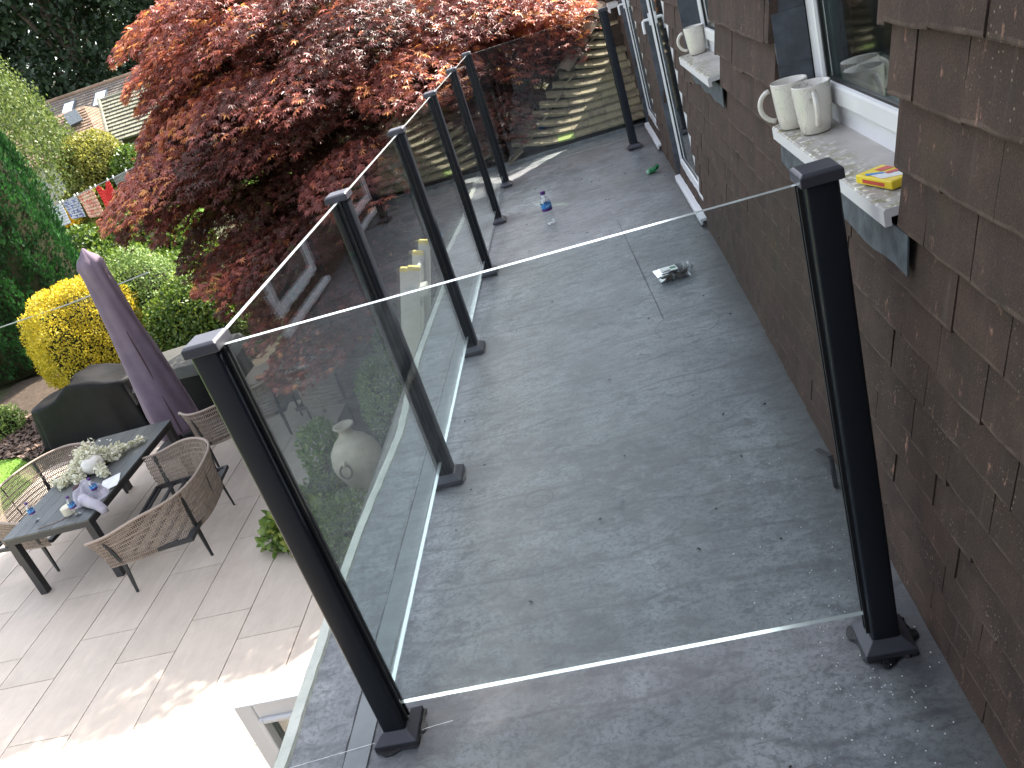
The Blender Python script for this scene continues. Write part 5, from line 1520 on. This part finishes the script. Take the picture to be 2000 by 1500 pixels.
# front wing
g = Geo()
W0, W1 = (-24,35.6,2.0), (-19.9,35.6,2.0); e0, e1 = (-24,33.2,.35), (-18.6,33.2,.55)
tiled_slope(g, W0, W1, e0, e1, 14, 26, .02, r2, .035)
tiled_slope(g, W1, (-19.899,35.601,2.0), e1, (-18.5,37.6,.9), 14, 10, .02, r2, .035)
g.build('wing_tiles', MAT['wing_roof'], nh, NO, kind='stuff')
g = Geo(); g.add([W0, W1, e1, e0, (-18.5,37.6,.9), (-24,38,.3)], [(0,1,2,3),(1,4,2),(0,5,4,1)]); g.v = [(x,y,z-.03) for x,y,z in g.v]; g.build('wing_roof', MAT['wing_roof'], nh, NO)
g = Geo(); g.box(-23.8,-18.9,33.5,36.6,gz(34)-.1,.36); g.build('wing_wall', MAT['render'], nh, NO)
n2 = Vector((0,-1.55,2.4)).normalized()
def on_W(x, t): return Vector((x, 35.6-2.4*t, 2.0-1.5*t))
g = Geo(); g.add([on_W(-20.7,.14)+n2*.1, on_W(-20.1,.10)+n2*.1, on_W(-19.6,.42)+n2*.1, on_W(-20.2,.46)+n2*.1], [(0,1,2,3)]); f = g.build('skylight', MAT['lead_pale'], nh, NO, solid=.08)
g = Geo(); g.add([on_W(-20.62,.17)+n2*.115, on_W(-20.14,.14)+n2*.115, on_W(-19.85,.33)+n2*.115, on_W(-20.32,.36)+n2*.115], [(0,1,2,3)]); g.build('pane', MAT['white'], f, NO)
g = Geo(); g.box(-17.3,-16.7,39.8,40.4,2.5,3.0); ck = g.build('chimney', MAT['wing_roof'], nh, NO)
for x in (-17.15, -16.85):
    g = Geo(); g.lathe([(.13,0),(.11,.35),(.14,.38),(.10,.42)], 12, (x,40.1,3.0)); g.build('chimney_pot', MAT['terracotta'], ck, NO)
g = Geo(); g.tube([(-17.6,40.1,2.6),(-17.95,40.1,3.6)], .022, 5); g.tube([(-18.8,40.1,3.35),(-17.8,40.1,3.62)], .018, 5)
for i in range(6): g.tube([(-18.7+.16*i,39.9,3.38+.042*i),(-18.7+.16*i,40.3,3.38+.042*i)], .01, 4)
g.build('aerial', MAT['steel'], nh, NO)
ob_ = thing('outbuilding', (-14.5, 31, gz(31)), 'low building with a green grey tiled roof beside the golden shrub', 'building')
OO = ob_.location
r0, r1, e0, e1 = (-17.3,32.2,1.95), (-10,32.2,1.95), (-16.15,29.4,.50), (-10,29.4,.50)
g = Geo(); tiled_slope(g, r0, r1, e0, e1, 12, 24, .02, r2, .055); g.build('roof_tiles', MAT['near_far_roof'], ob_, OO, kind='stuff')
g = Geo(); g.add([r0, r1, e1, e0, (-18.2,34,.5), (-10,35,.5)], [(0,1,2,3),(0,4,5,1),(0,3,4)]); g.v = [(x,y,z-.03) for x,y,z in g.v]; g.build('roof', MAT['near_far_roof'], ob_, OO)
g = Geo(); 
for i in range(12): g.tube([Vector(r0).lerp(Vector(e0), i/12)+Vector((0,0,.05)), Vector(r0).lerp(Vector(e0), (i+1)/12)+Vector((0,0,.03))], .07, 7, tint=rnd.random())
g.tube([r0, r1], .08, 8); g.build('ridge_tiles', MAT['near_far_roof'], ob_, OO, kind='stuff')
g = Geo(); g.box(-15.9,-10,29.8,34,gz(31)-.1,.56); g.build('wall', MAT['bark'], ob_, OO)
g = Geo(); g.grid(lambda u, v: (-15.2+5*u, 28.4+1.2*v, .15+.2*v), 4, 4); g.build('lean_to_roof', MAT['lead'], ob_, OO, solid=.04)

# ---------------------------------------------------------------- washing line
wl = thing('washing_line', (-15.6, 21.6, gz(21)), 'washing line sloping up across the far garden', 'washing line')
la, lb_ = Vector((-15.2,21,-.42)), Vector((-9.6,21,.26))
def on_line(x):
    t = (x-la.x)/(lb_.x-la.x); return la.lerp(lb_, t) - Vector((0,0,.10*4*t*(1-t)*.4))
g = Geo(); g.tube([on_line(-15.2+5.6*i/20) for i in range(21)], .014, 5); g.build('cord', MAT['cable'], wl, wl.location)
for x in (-15.2, -9.6):
    g = Geo(); p = on_line(x); g.tube([(x,21,gz(21)-.05), p], .03, 8); g.build('pole', MAT['steel'], wl, wl.location)
def garment(name, label, x0, x1, shape, mt):
    a, b = on_line(x0), on_line(x1); t = thing(name, tuple((a+b)/2), label, 'clothing', 'laundry on the washing line')
    W = (b-a); g = Geo(); dn = Vector((0,0,-1))
    def P3(u, d): 
        return a + W*u + dn*d + Vector((0, .03*math.sin(9*u+3*d)*min(1, d*4), 0))
    n = 10
    for i in range(n):
        for j in range(8):
            q = []
            for (ii, jj) in ((i,j),(i+1,j),(i+1,j+1),(i,j+1)):
                u = ii/n; v = jj/8; top, bot, sl, sr = shape(u); uu = sl + (sr-sl)*u if False else u
                q.append(P3(uu + (u-.5)*0.0, top + (bot-top)*v))
            g.add(q, [(0,1,2,3)])
    g.build('cloth', mt, t, t.location, solid=.006, smooth=True)
    g = Geo()
    for u in (.06, .94):
        p = a + W*u; g.box(p.x-.012,p.x+.012,p.y-.02,p.y+.02,p.z-.03,p.z+.06)
    g.build('peg', MAT['white'], t, t.location)
    return t
garment('shorts', 'grey shorts hanging rightmost on the washing line', -11.93, -11.45, lambda u: (0, .62 if u < .42 or u > .6 else .34, 0, 1), MAT['shorts'])
garment('vest_top', 'bright red vest on the washing line', -12.52, -12.06, lambda u: (.0 + (.20*math.sin(max(0, min(1, (u-.25)/.5))*math.pi)), .66, 0, 1), MAT['vest'])
garment('floral_dress', 'pink and orange floral dress left of the red vest', -13.12, -12.62, lambda u: (.0, .66+.14*u, 0, 1), MAT['floral'])
garment('patterned_top', 'blue grey patterned top left of the floral dress', -13.62, -13.16, lambda u: (0, .50+.1*u, 0, 1), MAT['bluefloral'])
garment('white_shirt', 'white shirt next to the patterned blue top', -14.08, -13.66, lambda u: (0, .58, 0, 1), MAT['whitecloth'])
garment('white_towel', 'long white towel hanging leftmost on the washing line', -14.42, -14.12, lambda u: (0, .95, 0, 1), MAT['whitecloth'])
